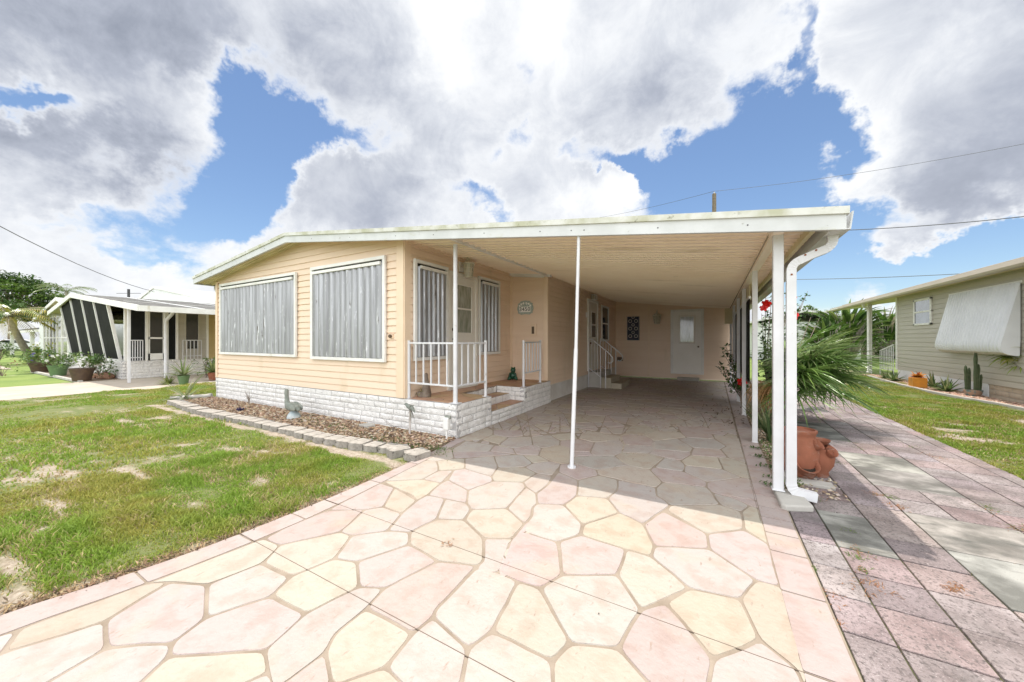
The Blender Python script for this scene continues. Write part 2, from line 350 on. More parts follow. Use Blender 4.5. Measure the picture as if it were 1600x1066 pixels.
# value noise, vectorised
_perm=rng.random((256,256))
def vnoise(x,y):
    xi=np.floor(x).astype(int); yi=np.floor(y).astype(int); fx=x-xi; fy=y-yi; fx=fx*fx*(3-2*fx); fy=fy*fy*(3-2*fy)
    g=lambda a,b:_perm[a%256,b%256]
    return (g(xi,yi)*(1-fx)+g(xi+1,yi)*fx)*(1-fy)+(g(xi,yi+1)*(1-fx)+g(xi+1,yi+1)*fx)*fy
def fbm(x,y,o=4):
    s=0;a=.5;t=0
    for i in range(o): s=s+a*vnoise(x*2**i+i*17.3,y*2**i+i*31.7); t+=a; a*=.5
    return s/t
# polygon helpers
def parea(p): return sum(p[i][0]*p[(i+1)%len(p)][1]-p[(i+1)%len(p)][0]*p[i][1] for i in range(len(p)))/2
def pcent(p): return (sum(a for a,b in p)/len(p),sum(b for a,b in p)/len(p))
def clip(p,a,b,c):
    """keep a*x+b*y<=c"""
    out=[]
    for i in range(len(p)):
        P,Q=p[i],p[(i+1)%len(p)]; dP=a*P[0]+b*P[1]-c; dQ=a*Q[0]+b*Q[1]-c
        if dP<=0: out.append(P)
        if (dP<0<dQ) or (dQ<0<dP):
            t=dP/(dP-dQ); out.append((P[0]+t*(Q[0]-P[0]),P[1]+t*(Q[1]-P[1])))
    return out
def inset(p,d):
    if parea(p)<0: p=p[::-1]
    q=[]
    for P in p:
        if not q or math.hypot(P[0]-q[-1][0],P[1]-q[-1][1])>.012: q.append(P)
    if len(q)>2 and math.hypot(q[0][0]-q[-1][0],q[0][1]-q[-1][1])<.012: q.pop()
    p=q; n=len(p); out=[]
    if n<3: return []
    for i in range(n):
        A,B,Cc=p[i-1],p[i],p[(i+1)%n]
        d1=(B[0]-A[0],B[1]-A[1]); l1=math.hypot(*d1); d2=(Cc[0]-B[0],Cc[1]-B[1]); l2=math.hypot(*d2)
        n1=(-d1[1]/l1,d1[0]/l1); n2=(-d2[1]/l2,d2[0]/l2); k=1+n1[0]*n2[0]+n1[1]*n2[1]; k=max(k,.35)
        out.append((B[0]+d*(n1[0]+n2[0])/k,B[1]+d*(n1[1]+n2[1])/k))
    for i in range(n):   # an edge that flipped means the polygon collapsed
        A,B=p[i],p[(i+1)%n]; a,b=out[i],out[(i+1)%n]
        if (B[0]-A[0])*(b[0]-a[0])+(B[1]-A[1])*(b[1]-a[1])<0:
            c=pcent(p); k=max(.3,1-d*2.2/math.sqrt(abs(parea(p)))*1.2); out=[(c[0]+(x-c[0])*k,c[1]+(y-c[1])*k) for x,y in p]; break
    return out if parea(out)>.0008 else []
def rounded(p,r=.02):
    out=[]; n=len(p)
    for i in range(n):
        A,B,Cc=p[i-1],p[i],p[(i+1)%n]; l1=math.dist(A,B); l2=math.dist(B,Cc)
        a=min(r,l1*.35)/l1; b=min(r,l2*.35)/l2
        P=(B[0]+(A[0]-B[0])*a,B[1]+(A[1]-B[1])*a); Q=(B[0]+(Cc[0]-B[0])*b,B[1]+(Cc[1]-B[1])*b)
        m=(.25*P[0]+.5*B[0]+.25*Q[0],.25*P[1]+.5*B[1]+.25*Q[1]); out+= [P,m,Q]
    return out
def wobble(p,amp=.006,step=.07):
    out=[]; n=len(p)
    for i in range(n):
        A,B=p[i],p[(i+1)%n]; l=math.dist(A,B); k=max(1,int(l/step))
        for j in range(k):
            t=j/k; x,y=A[0]+(B[0]-A[0])*t,A[1]+(B[1]-A[1])*t
            if j: x+=amp*(float(vnoise(np.array(x*9+40.),np.array(y*9+40.)))-.5)*2; y+=amp*(float(vnoise(np.array(x*9+90.),np.array(y*9+70.)))-.5)*2
            out.append((x,y))
    return out
# ---------------------------------------------------------------- ground, driveway, walkway
tag(MB().add([(-400,-400,-.06),(400,-400,-.06),(400,400,-.06),(-400,400,-.06)],[(0,1,2,3)]).build('ground',['ground'] if 'ground' in MATS else [ (mat('ground',(.20,.26,.06),.95,var=(.13,.20,.04),vs=.6,vd=6,bump=1,bs=20,stain=[((.34,.29,.20),.9,.60,.70,None)]),'ground')[1]]),kind='structure')
# traced flagstones: crops of the photograph -> ground
CR={'A':(0,800,3.2),'B':(400,800,3.2),'C':(800,800,3.2),'D':(500,660,4.),'E':(850,660,4.)}
def T(k,pts):
    x0,y0,s=CR[k]; return [G(x0+x/s,y0+y/s) for x,y in pts]
K='P';STO=[]
def S(k,c,*pts): STO.append((c,T(k,pts)))
S('A','w',(-100,655),(95,592),(8,712),(-120,790))
S('A','y',(100,588),(740,358),(850,352),(525,550),(10,712))
S('A','p',(850,355),(1035,368),(1028,535),(862,660),(535,682),(527,550))
S('A','c',(745,357),(800,340),(1265,157),(1320,138),(1400,172),(1350,222),(1305,262),(1040,365),(850,352))
S('A','w',(1038,367),(1305,260),(1450,330),(1355,427),(1030,533))
S('A','p',(1355,427),(1530,515),(1335,697),(842,727),(862,658),(1030,533))
S('A','w',(8,712),(527,550),(533,685),(250,850),(-150,1080),(-150,800))
S('A','w',(533,685),(862,660),(842,727),(640,920),(150,920),(250,850))
S('A','y',(842,727),(1327,698),(1347,808),(1240,855),(1100,930),(640,920))
S('A','w',(1347,808),(1370,880),(1360,930),(1100,930),(1240,855))
S('B','p',(40,138),(150,80),(358,-5),(545,-10),(512,20),(425,101),(112,170))
S('B','y',(35,260),(115,170),(428,102),(478,122),(392,237),(180,324))
S('B','y',(77,420),(180,324),(392,237),(505,253),(515,380),(252,512))
S('B','w',(478,122),(660,97),(768,105),(765,165),(505,253),(392,237))
S('B','p',(505,253),(767,166),(910,250),(650,384),(515,380))
S('B','p',(640,386),(910,250),(1105,272),(900,490),(885,530),(785,612),(550,484))
S('B','w',(252,512),(515,380),(640,386),(548,487),(392,614),(345,707),(130,870),(78,880),(45,697))
S('B','y',(548,487),(785,612),(648,783),(380,880),(345,707),(392,614))
S('B','p',(345,707),(378,880),(110,900),(130,868))
S('B','w',(785,612),(885,530),(1060,688),(1020,890),(760,900),(648,783))
S('B','y',(648,783),(760,900),(380,900),(380,878))
S('B','w',(900,490),(1105,280),(1215,307),(1310,350),(1178,602),(1060,688),(885,530))
S('B','w',(1140,135),(1275,139),(1217,307),(1103,310),(1107,274),(1137,248))
S('B','y',(770,105),(905,40),(1040,42),(1137,134),(1137,248),(1107,272),(910,250),(767,166))
S('D','y',(905,612),(945,548),(1168,541),(1280,640),(1195,732),(1025,729))
S('D','w',(728,608),(783,480),(917,508),(942,548),(900,612))
S('D','w',(512,573),(610,490),(670,457),(783,480),(728,608),(562,690),(500,685),(420,682))
S('D','w',(120,690),(262,565),(285,548),(395,532),(512,573),(420,682),(197,713))
S('D','y',(395,532),(467,412),(606,491),(512,573))
S('D','p',(105,522),(378,383),(467,412),(395,532),(285,548),(50,554))
S('D','y',(395,372),(640,359),(758,382),(672,457),(606,491),(570,455),(467,410))
S('D','c',(400,370),(655,240),(729,244),(741,305),(640,359))
S('D','y',(729,244),(838,228),(905,228),(905,292),(741,305))
S('D','c',(655,240),(785,172),(826,168),(838,228),(729,244))
S('D','w',(640,359),(741,305),(835,302),(758,382))
S('D','p',(835,302),(905,292),(1073,342),(1082,370),(926,428),(800,362))
S('D','p',(800,362),(926,428),(917,508),(783,480),(672,457),(758,382))
S('D','w',(905,228),(1088,212),(1112,284),(1073,342),(905,292))
S('D','p',(826,185),(1060,182),(1206,202),(1088,212),(838,228))
S('D','g',(912,118),(1094,145),(1060,182),(826,185),(828,168))
S('D','w',(926,428),(1082,370),(1268,378),(1288,406),(1168,541),(945,548),(917,508))
S('D','y',(1112,284),(1278,281),(1355,320),(1268,378),(1082,370),(1073,342))
S('D','g',(1088,212),(1267,205),(1330,257),(1278,281),(1112,284))
S('D','g',(1330,257),(1440,245),(1508,262),(1452,336),(1355,320),(1278,281))
S('D','y',(1267,205),(1367,208),(1440,245),(1330,257))
S('D','y',(1367,208),(1385,164),(1500,143),(1565,160),(1563,256),(1508,262),(1440,245))
S('D','p',(1206,165),(1330,142),(1385,164),(1367,208),(1267,205),(1225,200))
S('D','p',(1094,145),(1206,165),(1225,200),(1060,182))
S('D','g',(1122,140),(1178,95),(1320,90),(1330,142),(1206,165))
S('D','y',(1010,110),(1082,78),(1178,95),(1122,140))
S('D','y',(870,106),(1040,30),(1082,52),(1082,78),(1010,110),(912,116))
S('D','p',(1082,50),(1262,50),(1275,86),(1178,95),(1082,78))
S('D','g',(1320,90),(1440,80),(1500,115),(1500,143),(1385,164),(1330,142))
S('D','y',(1440,80),(1590,66),(1612,105),(1500,115))
S('E','p',(100,118),(215,105),(316,126),(290,187),(165,182),(100,143))
S('D','c',(1168,541),(1288,406),(1352,448),(1358,512),(1330,532),(1320,590),(1280,640))
S('D','c',(1268,378),(1355,320),(1452,336),(1430,385),(1352,448),(1288,406))
S('E','p',(-48,448),(28,390),(90,312),(212,365),(205,462),(124,519),(-42,511))
S('E','p',(100,264),(187,258),(325,298),(343,332),(212,363),(90,312),(95,285))
S('E','g',(187,215),(442,211),(523,271),(325,298),(187,258))
S('E','y',(325,298),(523,271),(662,298),(741,377),(700,411),(343,332))
S('E','y',(442,211),(470,198),(655,196),(755,221),(662,298),(523,271))
S('E','c',(212,365),(343,333),(461,361),(458,427),(397,478),(205,462))
S('E','w',(461,361),(700,411),(703,462),(745,483),(790,521),(620,638),(470,569),(397,478),(458,427))
S('E','g',(741,377),(1015,407),(1052,444),(1100,517),(985,521),(790,521),(745,483),(703,462),(700,411))
S('E','p',(662,298),(690,283),(873,310),(1018,375),(1015,407),(741,377))
S('E','g',(690,283),(755,221),(855,241),(882,271),(873,310))
S('E','p',(655,196),(690,169),(920,187),(915,206),(855,241),(755,221))
S('E','y',(855,241),(915,206),(1087,220),(1120,296),(882,271))
S('E','y',(1087,220),(1150,222),(1272,264),(1297,359),(1240,348),(1120,296))
S('E','g',(882,271),(1120,296),(1240,348),(1018,375),(873,310))
S('E','p',(1018,375),(1240,348),(1297,359),(1338,495),(1052,441),(1015,407))
S('E','g',(1052,444),(1180,474),(1285,523),(1232,562),(1100,517))
S('E','p',(1052,441),(1338,495),(1346,543),(1285,523),(1180,474))
S('E','y',(790,521),(985,521),(1100,517),(1232,562),(1250,671),(1015,701),(765,551))
S('E','y',(1232,562),(1285,523),(1346,543),(1405,768),(1250,671))
S('C','p',(975,112),(1158,92),(1285,165),(1345,378),(1222,346),(987,188))
S('E','y',(124,519),(205,462),(397,478),(470,569),(240,642))
S('C','y',(345,118),(358,66),(540,6),(657,65),(712,174),(696,226),(571,190))
S('C','p',(657,65),(755,-1),(975,112),(987,188),(712,174))
S('D','w',(1358,512),(1524,519),(1640,642),(1622,705),(1480,752),(1270,685),(1285,640),(1325,590),(1330,532))
S('C','p',(52,99),(227,154),(250,318),(143,383),(27,350),(-65,307),(-5,139))
S('C','p',(235,152),(345,118),(571,190),(526,318),(250,318))
S('C','c',(571,190),(696,226),(885,386),(645,492),(526,318))
S('C','w',(712,174),(987,188),(1222,346),(1143,440),(885,384),(696,226))
S('C','y',(767,458),(885,386),(1143,440),(1240,642),(1005,740))
S('C','y',(1222,346),(1347,378),(1478,850),(1460,870),(1425,790),(1240,642),(1143,440))
S('C','p',(645,492),(767,458),(1005,740),(975,900),(720,900),(532,686))
S('C','w',(250,318),(526,318),(645,492),(532,686),(292,662),(143,385))
S('B','y',(1310,350),(1418,385),(1572,652),(1480,748),(1178,602))
S('B','w',(1060,688),(1178,602),(1480,748),(1490,900),(1020,900))
S('C','y',(200,755),(292,662),(532,686),(720,900),(205,900))
S('C','p',(1005,740),(1240,644),(1430,795),(1470,900),(975,900))
S('E','g',(290,187),(316,126),(472,112),(502,141),(487,192),(442,211),(308,209))
S('E','p',(165,182),(290,187),(308,209),(190,215),(162,214))
S('E','y',(215,103),(237,65),(330,60),(482,88),(472,112),(316,126))
S('E','p',(482,88),(512,80),(628,85),(690,118),(672,150),(502,141))
S('E','g',(502,141),(672,150),(690,169),(655,196),(487,192))
S('E','y',(512,78),(508,55),(548,20),(640,15),(697,53),(620,78))
S('E','y',(628,82),(697,54),(855,65),(892,95),(690,118))
S('E','g',(690,118),(835,103),(930,160),(918,187),(690,169))
S('E','p',(922,188),(935,160),(1103,170),(1148,221),(1087,220),(915,206))
S('E','g',(835,103),(892,96),(1065,105),(1140,150),(1103,170),(932,160))
S('E','p',(855,65),(835,26),(1000,25),(1090,65),(1050,76),(1065,105),(892,96))
S('E','c',(1103,170),(1140,150),(1068,103),(1055,76),(1222,100),(1268,262),(1150,222))
COL={'p':[(.372,.315,.292),(.374,.321,.299),(.37,.306,.28)],'y':[(.378,.336,.276),(.382,.342,.284),(.375,.329,.263)],'w':[(.374,.334,.304),(.378,.34,.31),(.37,.33,.298)],'c':[(.376,.336,.29),(.38,.34,.296)],'g':[(.36,.323,.292),(.362,.328,.296)]}
XL=lambda y: (-2.86+ .0*y if False else (-2.66 if 1.2<y<1.7 else -2.66))
stones=MB(); GR=.0056
def stone(poly,c,z=.004,gap=GR,rr=.03,wob=.005):
    q=inset(poly,gap)
    if not q: return
    z=z+len(stones.f)*1e-7%.0004+U(0,.0003)
    q=rounded(q,rr); q=wobble(q,wob); n=len(q); cc=pcent(q); q2=[(x+(cc[0]-x)*.0,y) for x,y in q]
    lo=[(x,y,-.004) for x,y in q]; ins=inset(q,.004) 
    if len(ins)!=n: ins=q
    hi=[(x,y,z) for x,y in ins]
    stones.add(lo+hi,[list(range(n,2*n))]+[(i,(i+1)%n,n+(i+1)%n,n+i) for i in range(n)],1,c)
traced=[]
for c,p in STO:
    if parea(p)<0: p=p[::-1]
    traced.append(p); stone(p,jit(random.choice(COL[c]),.05))
# left border: measured points on its outer and inner edges
LO=[(-3.6,-3.0),(-3.22,-.8),(-3.08,0.0),(-3.02,.37),(-2.95,.6),(-2.89,.9),(-2.86,1.22),(-2.85,1.6),(-2.85,1.95),(-2.88,2.5),(-2.95,3.3),(-3.06,3.86)]
LI=[(-3.3,-3.0),(-2.98,-.8),(-2.87,0.0),(-2.81,.37),(-2.75,.6),(-2.70,.9),(-2.67,1.22),(-2.66,1.6),(-2.68,1.95),(-2.74,2.5),(-2.83,3.3),(-2.90,3.86)]
def onl(Lp,y):
    for (x0,y0),(x1,y1) in zip(Lp,Lp[1:]):
        if y0<=y<=y1: return x0+(x1-x0)*(y-y0)/(y1-y0)
    return Lp[0][0] if y<Lp[0][1] else Lp[-1][0]
def strip(yc,fo,fi):
    for y0,y1 in zip(yc,yc[1:]):
        ys=[y0+(y1-y0)*i/4 for i in range(5)]
        stone([(fo(y),y) for y in ys]+[(fi(y),y) for y in ys[::-1]],jit((.37,.31,.286),.03),gap=.006,rr=.01,wob=.002)
strip([-3,-2.2,-1.4,-.6,.05,.72,1.215,1.56,1.83,2.3,2.85,3.4,3.86],lambda y:onl(LO,y),lambda y:onl(LI,y))
strip([-3,-2.4,-1.7,-1.0,-.3,.35,.95,1.55,1.84,2.38,2.80,3.05,3.30,3.50,3.75,4.05,4.45,4.95,5.45,5.95,6.5,7.1,7.7,8.3,8.9,9.5,10.1,10.7,11.3,11.9,12.5,13.28],lambda y:.312,lambda y:.51)
# Voronoi flagstones everywhere else
box=[(-3.14,-3),(.298,-3),(.298,13.28),(-3.14,13.28)]
seeds=[(pcent(p),True) for p in traced]
sp=.43; yy=-3.3; row=0
def inside(pt,p):
    return all((p[(i+1)%len(p)][0]-p[i][0])*(pt[1]-p[i][1])-(p[(i+1)%len(p)][1]-p[i][1])*(pt[0]-p[i][0])>-.0 for i in range(len(p)))
while yy<13.6:
    xx=-3.4+(row%2)*sp/2
    while xx<.5:
        q=(xx+U(-.15,.15),yy+U(-.14,.14))
        if not any(inside(q,p) for p in traced): seeds.append((q,False))
        xx+=sp
    yy+=sp*.84; row+=1
for i,(a,tr) in enumerate(seeds):
    if tr: continue
    p=list(box)
    for j,(b,_) in enumerate(seeds):
        if j!=i and not _ and math.dist(a,b)<1.8:
            nx,ny=b[0]-a[0],b[1]-a[1]; p=clip(p,nx,ny,(b[0]**2-a[0]**2+b[1]**2-a[1]**2)/2)
            if len(p)<3: break
    if len(p)<3: continue
    if a[1]<3.86:
        for (x0,y0),(x1,y1) in zip(LI,LI[1:]):
            if not(y1<a[1]-.5 or y0>a[1]+.5):
                nx,ny=-(y1-y0),(x1-x0); p=clip(p,nx,ny,nx*x0+ny*y0)
                if len(p)<3: break
        if len(p)<3: continue
    pieces=[p]
    for t in traced:
        if math.dist(pcent(t),a)>1.6: continue
        new=[]
        for P_ in pieces:      # exact subtraction of a convex stone, as convex pieces
            rest=P_
            for k in range(len(t)):
                if len(rest)<3: break
                A,B=t[k],t[(k+1)%len(t)]; nx,ny=-(B[1]-A[1]),(B[0]-A[0]); cc_=nx*A[0]+ny*A[1]
                q=clip(rest,nx,ny,cc_); rest=clip(rest,-nx,-ny,-cc_)
                if len(q)>2 and abs(parea(q))>1e-6: new.append(q)
        pieces=new
    for P_ in pieces:
        if abs(parea(P_))>(.006 if a[1]>2 else .03): c=random.choice('ppyywwgc'); stone(P_,jit(random.choice(COL[c]),.05),z=.0028)
dw=MB()
dw.prism([(x,y) for x,y in LO]+[(-3.145,3.862),(-3.145,13.3),(.515,13.3),(.515,-3)],'z',-.12,0,0)
for yj in (1.222,1.834):
    dw.box(onl(LO,yj)+.002,.513,yj-.0017,yj+.0017,-.01,.0052,2)
dw.box(.3035,.3055,3.2,13.28,0,.0051,2)
dw.v+=stones.v; 
o_=len(dw.v)-len(stones.v); dw.f+=[[i+o_ for i in f] for f in stones.f]; dw.m+=stones.m; dw.c+=stones.c
driveway=dw.build('driveway',['grout','flagstone','saw_joint']); tag(driveway,kind='structure')
# ---------------------------------------------------------------- paver walkway
wk=MB(); P0=.296; wk.box(.52,2.66,-3,14.5,-.12,-.022,0)
XS=[.715+P0*i for i in range(-1,7)]; XS[0]=.522; XS=XS+[2.64] if XS[-1]<2.6 else XS
def pav(x0,x1,y0,y1,big=False):
    g=.005; t=[U(-.002,.002) for _ in range(2)]
    col=jit((.375,.355,.33),.10) if big else jit(random.choice([(.37,.295,.285),(.40,.325,.31),(.35,.295,.295),(.39,.34,.335),(.32,.27,.268)]),.10)
    wk.box(x0+g,x1-g,y0+g,y1-g,-.05,-.010+t[0],2 if big else 1,col)
bigs=[(2,2.80),(2,3.40),(2,4.65),(2,5.25),(1,6.4),(1,7.0),(2,8.6),(1,9.7),(2,10.9)]
occ=set(); y0=-3.0
rows=[2.21+P0*(k-18)*1.0 for k in range(0,60)]
def ri(y): return min(range(len(rows)),key=lambda i:abs(rows[i]-y))
for c,y in bigs:
    r=ri(y)
    if (c,r) in occ: continue
    for a in (0,1):
        for b in (0,1): occ.add((c+1+a,r+b))
    pav(XS[c+1],XS[c+3],rows[r],rows[r+2],True)
r=ri(3.18); occ.add((1,r)); occ.add((1,r+1)) ; pav(XS[1],XS[2],rows[r],rows[r+2],True)
for c in range(len(XS)-1):
    for r in range(len(rows)-1):
        if (c,r) in occ or rows[r+1]>14.5: continue
        if c==0 and rows[r]>3.86: continue
        pav(XS[c],XS[c+1],rows[r],rows[r+1])
walkway=wk.build('walkway',['joint_soil','paver','slab'],bev=.004); tag(walkway,kind='structure')
# ---------------------------------------------------------------- lawns
def bare_field(x,y):
    b=np.clip((fbm(x*1.3+5,y*2.4+9,5)-.47)*2.6,0,1)*.62
    for (u,v,rx,ry,a) in [(110,752,.70,.07,1.0),(210,735,.5,.06,.8),(400,748,.18,.12,1.1),(330,745,.5,.06,.6),(15,880,.4,.06,1.0),(60,835,.3,.05,.8),(130,705,.8,.06,.8),(260,720,.5,.05,.7),(30,690,.5,.05,.6),(90,795,.35,.05,.8),(300,790,.25,.06,.7),(350,800,.3,.05,.5),(480,745,.3,.06,.4),(1530,665,.6,.10,.9),(1545,690,.5,.14,.7),(1500,640,.5,.08,.5)]:
        gx,gy=G(u,v); b=b+a*.62*np.exp(-((x-gx)/rx/1.2)**2-((y-gy)/ry/1.3)**2)
    # thin strip along the drive
    xl=np.interp(y,[p[1] for p in LO],[p[0] for p in LO]); d=xl-x
    b=b+np.where((d<.5)&(d>-.1),.9*np.exp(-(np.maximum(d,0)/.10)**2)*(.6+.6*vnoise(x*5,y*5)),0)
    b=b+np.where((y>2.66)&(y<3.2)&(x<-3)&(x>-10.3),.8*np.exp(-((y-2.78)/.09)**2),0)
    return np.clip(b+np.clip(b*3,0,1)*1.5*(fbm(x*4+1,y*7+2,5)-.52),0,1)
def lawn_sheet(name,x0,x1,y0,y1,step,poly_ok,z=-.02):
    nx=int((x1-x0)/step)+1; ny=int((y1-y0)/step)+1
    X,Y=np.meshgrid(np.linspace(x0,x1,nx),np.linspace(y0,y1,ny)); b=bare_field(X,Y)
    Z=z+.025*(fbm(X*1.2+3,Y*1.2+7,3)-.6)+.010*(fbm(X*8,Y*8,3)-.5)
    xl=np.interp(Y,[p[1] for p in LO],[p[0] for p in LO]); Z=np.where(X>0,Z,np.where(np.abs(X-xl)<.12,np.minimum(Z,-.022),Z))
    vs=np.stack([X.ravel(),Y.ravel(),Z.ravel()],1)
    idx=np.arange(nx*ny).reshape(ny,nx); q=np.stack([idx[:-1,:-1],idx[:-1,1:],idx[1:,1:],idx[1:,:-1]],-1).reshape(-1,4)
    cx=X[:-1,:-1].ravel()+step/2; cy=Y[:-1,:-1].ravel()+step/2; keep=poly_ok(cx,cy); q=q[keep]
    me=bpy.data.meshes.new(name); me.from_pydata(vs.tolist(),[],q.tolist())
    a=me.attributes.new('bare','FLOAT','POINT'); a.data.foreach_set('value',b.ravel().astype(np.float32))
    me.polygons.foreach_set('use_smooth',[True]*len(me.polygons)); me.materials.append(MATS['lawn_soil']); me.validate()
    o=bpy.data.objects.new(name,me); C.objects.link(o); tag(o,kind='structure'); return o
m=mat('lawn_soil',(.11,.14,.04),.95,var=(.16,.17,.06),vs=9,bump=1.2,bs=60); t=m.node_tree
a_=t.nodes.new('ShaderNodeAttribute'); a_.attribute_name='bare'; nz_=t.nodes.new('ShaderNodeTexNoise'); nz_.inputs['Scale'].default_value=14; nz_.inputs['Detail'].default_value=6
tcx=t.nodes.new('ShaderNodeTexCoord'); t.links.new(tcx.outputs['Object'],nz_.inputs['Vector'])
ad=t.nodes.new('ShaderNodeMath'); ad.operation='ADD'; t.links.new(a_.outputs['Fac'],ad.inputs[0]); t.links.new(nz_.outputs['Fac'],ad.inputs[1])
mp_=t.nodes.new('ShaderNodeMapRange'); mp_.inputs[1].default_value=.66; mp_.inputs[2].default_value=1.25; t.links.new(ad.outputs[0],mp_.inputs[0])
sc_=t.nodes.new('ShaderNodeValToRGB'); nz2=t.nodes.new('ShaderNodeTexNoise'); nz2.inputs['Scale'].default_value=30; nz2.inputs['Detail'].default_value=8; nz2.inputs['Roughness'].default_value=.7; t.links.new(tcx.outputs['Object'],nz2.inputs['Vector'])
t.links.new(nz2.outputs['Fac'],sc_.inputs[0]); sc_.color_ramp.elements[0].position=.35; sc_.color_ramp.elements[0].color=(.20,.155,.11,1); sc_.color_ramp.elements[1].position=.62; sc_.color_ramp.elements[1].color=(.42,.36,.29,1)
mm=t.nodes.new('ShaderNodeMix'); mm.data_type='RGBA'; pb=t.nodes['Principled BSDF']; old=pb.inputs['Base Color'].links[0].from_socket
t.links.new(mp_.outputs[0],mm.inputs[0]); t.links.new(old,mm.inputs[6]); t.links.new(sc_.outputs[0],mm.inputs[7]); t.links.new(mm.outputs[2],pb.inputs['Base Color'])
xlf=lambda y: np.interp(y,[p[1] for p in LO],[p[0] for p in LO])
def okL(x,y): return (x<xlf(y)+.03)&~((y>3.0)&(x>-10.25))
def okR(x,y): return (x>2.60)&(x<5.6)
lawn_sheet('lawn',-13.9,-2.7,-2.5,9.5,.06,okL); lawn_sheet('lawn',2.6,5.7,-2.5,26,.10,okR)
def grass(name,n,x0,x1,y0,y1,ok,hmin,hmax,wd,label,lean=.7,near=None,thr=.6):
    """one mesh of bent blades; density falls on bare patches"""
    x=rng.uniform(x0,x1,n); y=rng.uniform(y0,y1,n)
    keep=ok(x,y); d=np.hypot(x,y)
    if near: keep&=(d>near[0])&(d<near[1])
    # inside the view, with a margin
    cxm=x*ct+y*st; cym=-x*st+y*ct; keep&=(cym>.5)&(np.abs(cxm)<cym*1.62+1.6)
    b=bare_field(x,y)+.75*(fbm(x*6,y*7,3)-.5); keep&=(rng.random(n)>np.clip((b-.10)*1.35,0,.95))
    x,y,b=x[keep],y[keep],b[keep]; n=len(x)
    ang=rng.uniform(0,2*PI,n); lush=fbm(x*1.3+50,y*1.3+50,4); hh=rng.uniform(hmin,hmax,n)*(.35+1.15*np.clip((lush-.3)*2,0,1))*(.6+.9*fbm(x*5+7,y*5+3,2))*np.clip(1.1-b*.8,.3,1)
    ln=rng.uniform(.2,1,n)*lean*hh*1.6; dx=np.cos(ang)*ln; dy=np.sin(ang)*ln; a2=rng.uniform(0,PI,n); w_=wd*rng.uniform(.6,1.3,n); sx_=np.cos(a2)*w_/2; sy_=np.sin(a2)*w_/2
    z0=np.full(n,-.03)
    V=np.zeros((n,5,3),dtype=np.float32)
    V[:,0]=np.stack([x-sx_,y-sy_,z0],1); V[:,1]=np.stack([x+sx_,y+sy_,z0],1)
    V[:,2]=np.stack([x+dx*.4+sx_*.9,y+dy*.4+sy_*.9,z0+hh*.7],1); V[:,3]=np.stack([x+dx*.4-sx_*.9,y+dy*.4-sy_*.9,z0+hh*.7],1)
    V[:,4]=np.stack([x+dx,y+dy,z0+hh*.95],1)
    me=bpy.data.meshes.new(name); me.vertices.add(n*5); me.vertices.foreach_set('co',V.ravel())
    base=(np.arange(n)*5)[:,None]; loops=np.concatenate([base+np.array([0,1,2,3]),base+np.array([3,2,4])],1).ravel().astype(np.int32)
    me.loops.add(n*7); me.loops.foreach_set('vertex_index',loops); me.polygons.add(n*2)
    ls=(np.arange(n)*7)[:,None]+np.array([0,4]); me.polygons.foreach_set('loop_start',ls.ravel().astype(np.int32))
    me.polygons.foreach_set('loop_total',np.tile([4,3],n).astype(np.int32)); me.update(calc_edges=True)
    g=np.array([.25,.36,.05]); yl=np.array([.46,.42,.10]); dry=np.array([.50,.40,.21]); dk=np.array([.12,.24,.035])
    r=rng.random(n)[:,None]; k=np.clip((fbm(x*2+9,y*2+3,3)-.36)*3.2,0,1)[:,None]
    col=g*(1-k)+yl*.85*k; col=col*(1-.4*r)+dk*.4*r; dd=(rng.random(n)<np.clip(b*.9+.06,0,.8))[:,None]; col=np.where(dd,dry*(.6+.6*r),col); col=col*rng.uniform(.75,1.2,n)[:,None]
    fc=np.ones((n,2,4),dtype=np.float32); fc[:,:,:3]=col[:,None,:]
    at_=me.attributes.new('col','FLOAT_COLOR','FACE'); at_.data.foreach_set('color',fc.ravel())
    me.materials.append(MATS['blade']); o=bpy.data.objects.new(name,me); C.objects.link(o); tag(o,label,'grass',kind='stuff'); return o
grass('grass',330000,-9,-2.7,-1,3.02,okL,.022,.062,.0065,'coarse patchy green lawn between the flagstone drive and the path',near=(1.5,5.5))
grass('grass',300000,-13.9,-2.8,-2,9.4,okL,.022,.055,.011,'coarse patchy green lawn between the flagstone drive and the path',near=(5.2,18))
grass('grass',250000,2.62,5.25,1.0,18,okR,.022,.055,.010,'green lawn strip between the paver walk and the grey house',near=(1.5,19))
# ---------------------------------------------------------------- main house
house=thing('bungalow','long low peach sided mobile home with a carport roof and white painted block base','house',(-6.5,3.87,0))
zc=lambda x: 2.76-.115*(x+3.14) if x>-6.7 else 3.169-.131*(-6.7-x)
zt=lambda x: 3.25-.1217*(x+6.7) if x>-6.7 else 3.25-.117*(-6.7-x)
YF=3.58
def siding(mb,a,b,z0,z1,out,step=.11,m=0,th=.019):
    """lap siding between plan points a and b; out = outward normal"""
    a=Vector((*a,0)); b=Vector((*b,0)); o=Vector((*out,0)); z=z0
    while z<z1-1e-4:
        t=min(z+step,z1); lo=o*th; 
        mb.add([a+lo+Vector((0,0,z)),b+lo+Vector((0,0,z)),b+lo*.45+Vector((0,0,t-.018)),a+lo*.45+Vector((0,0,t-.018)),b+o*.001+Vector((0,0,t-.016)),a+o*.001+Vector((0,0,t-.016)),b+o*.0015+Vector((0,0,t)),a+o*.0015+Vector((0,0,t)),
                a+Vector((0,0,z)),b+Vector((0,0,z))],[(0,1,2,3),(3,2,4,5),(5,4,6,7),(8,9,1,0)],m); z=t
    return mb
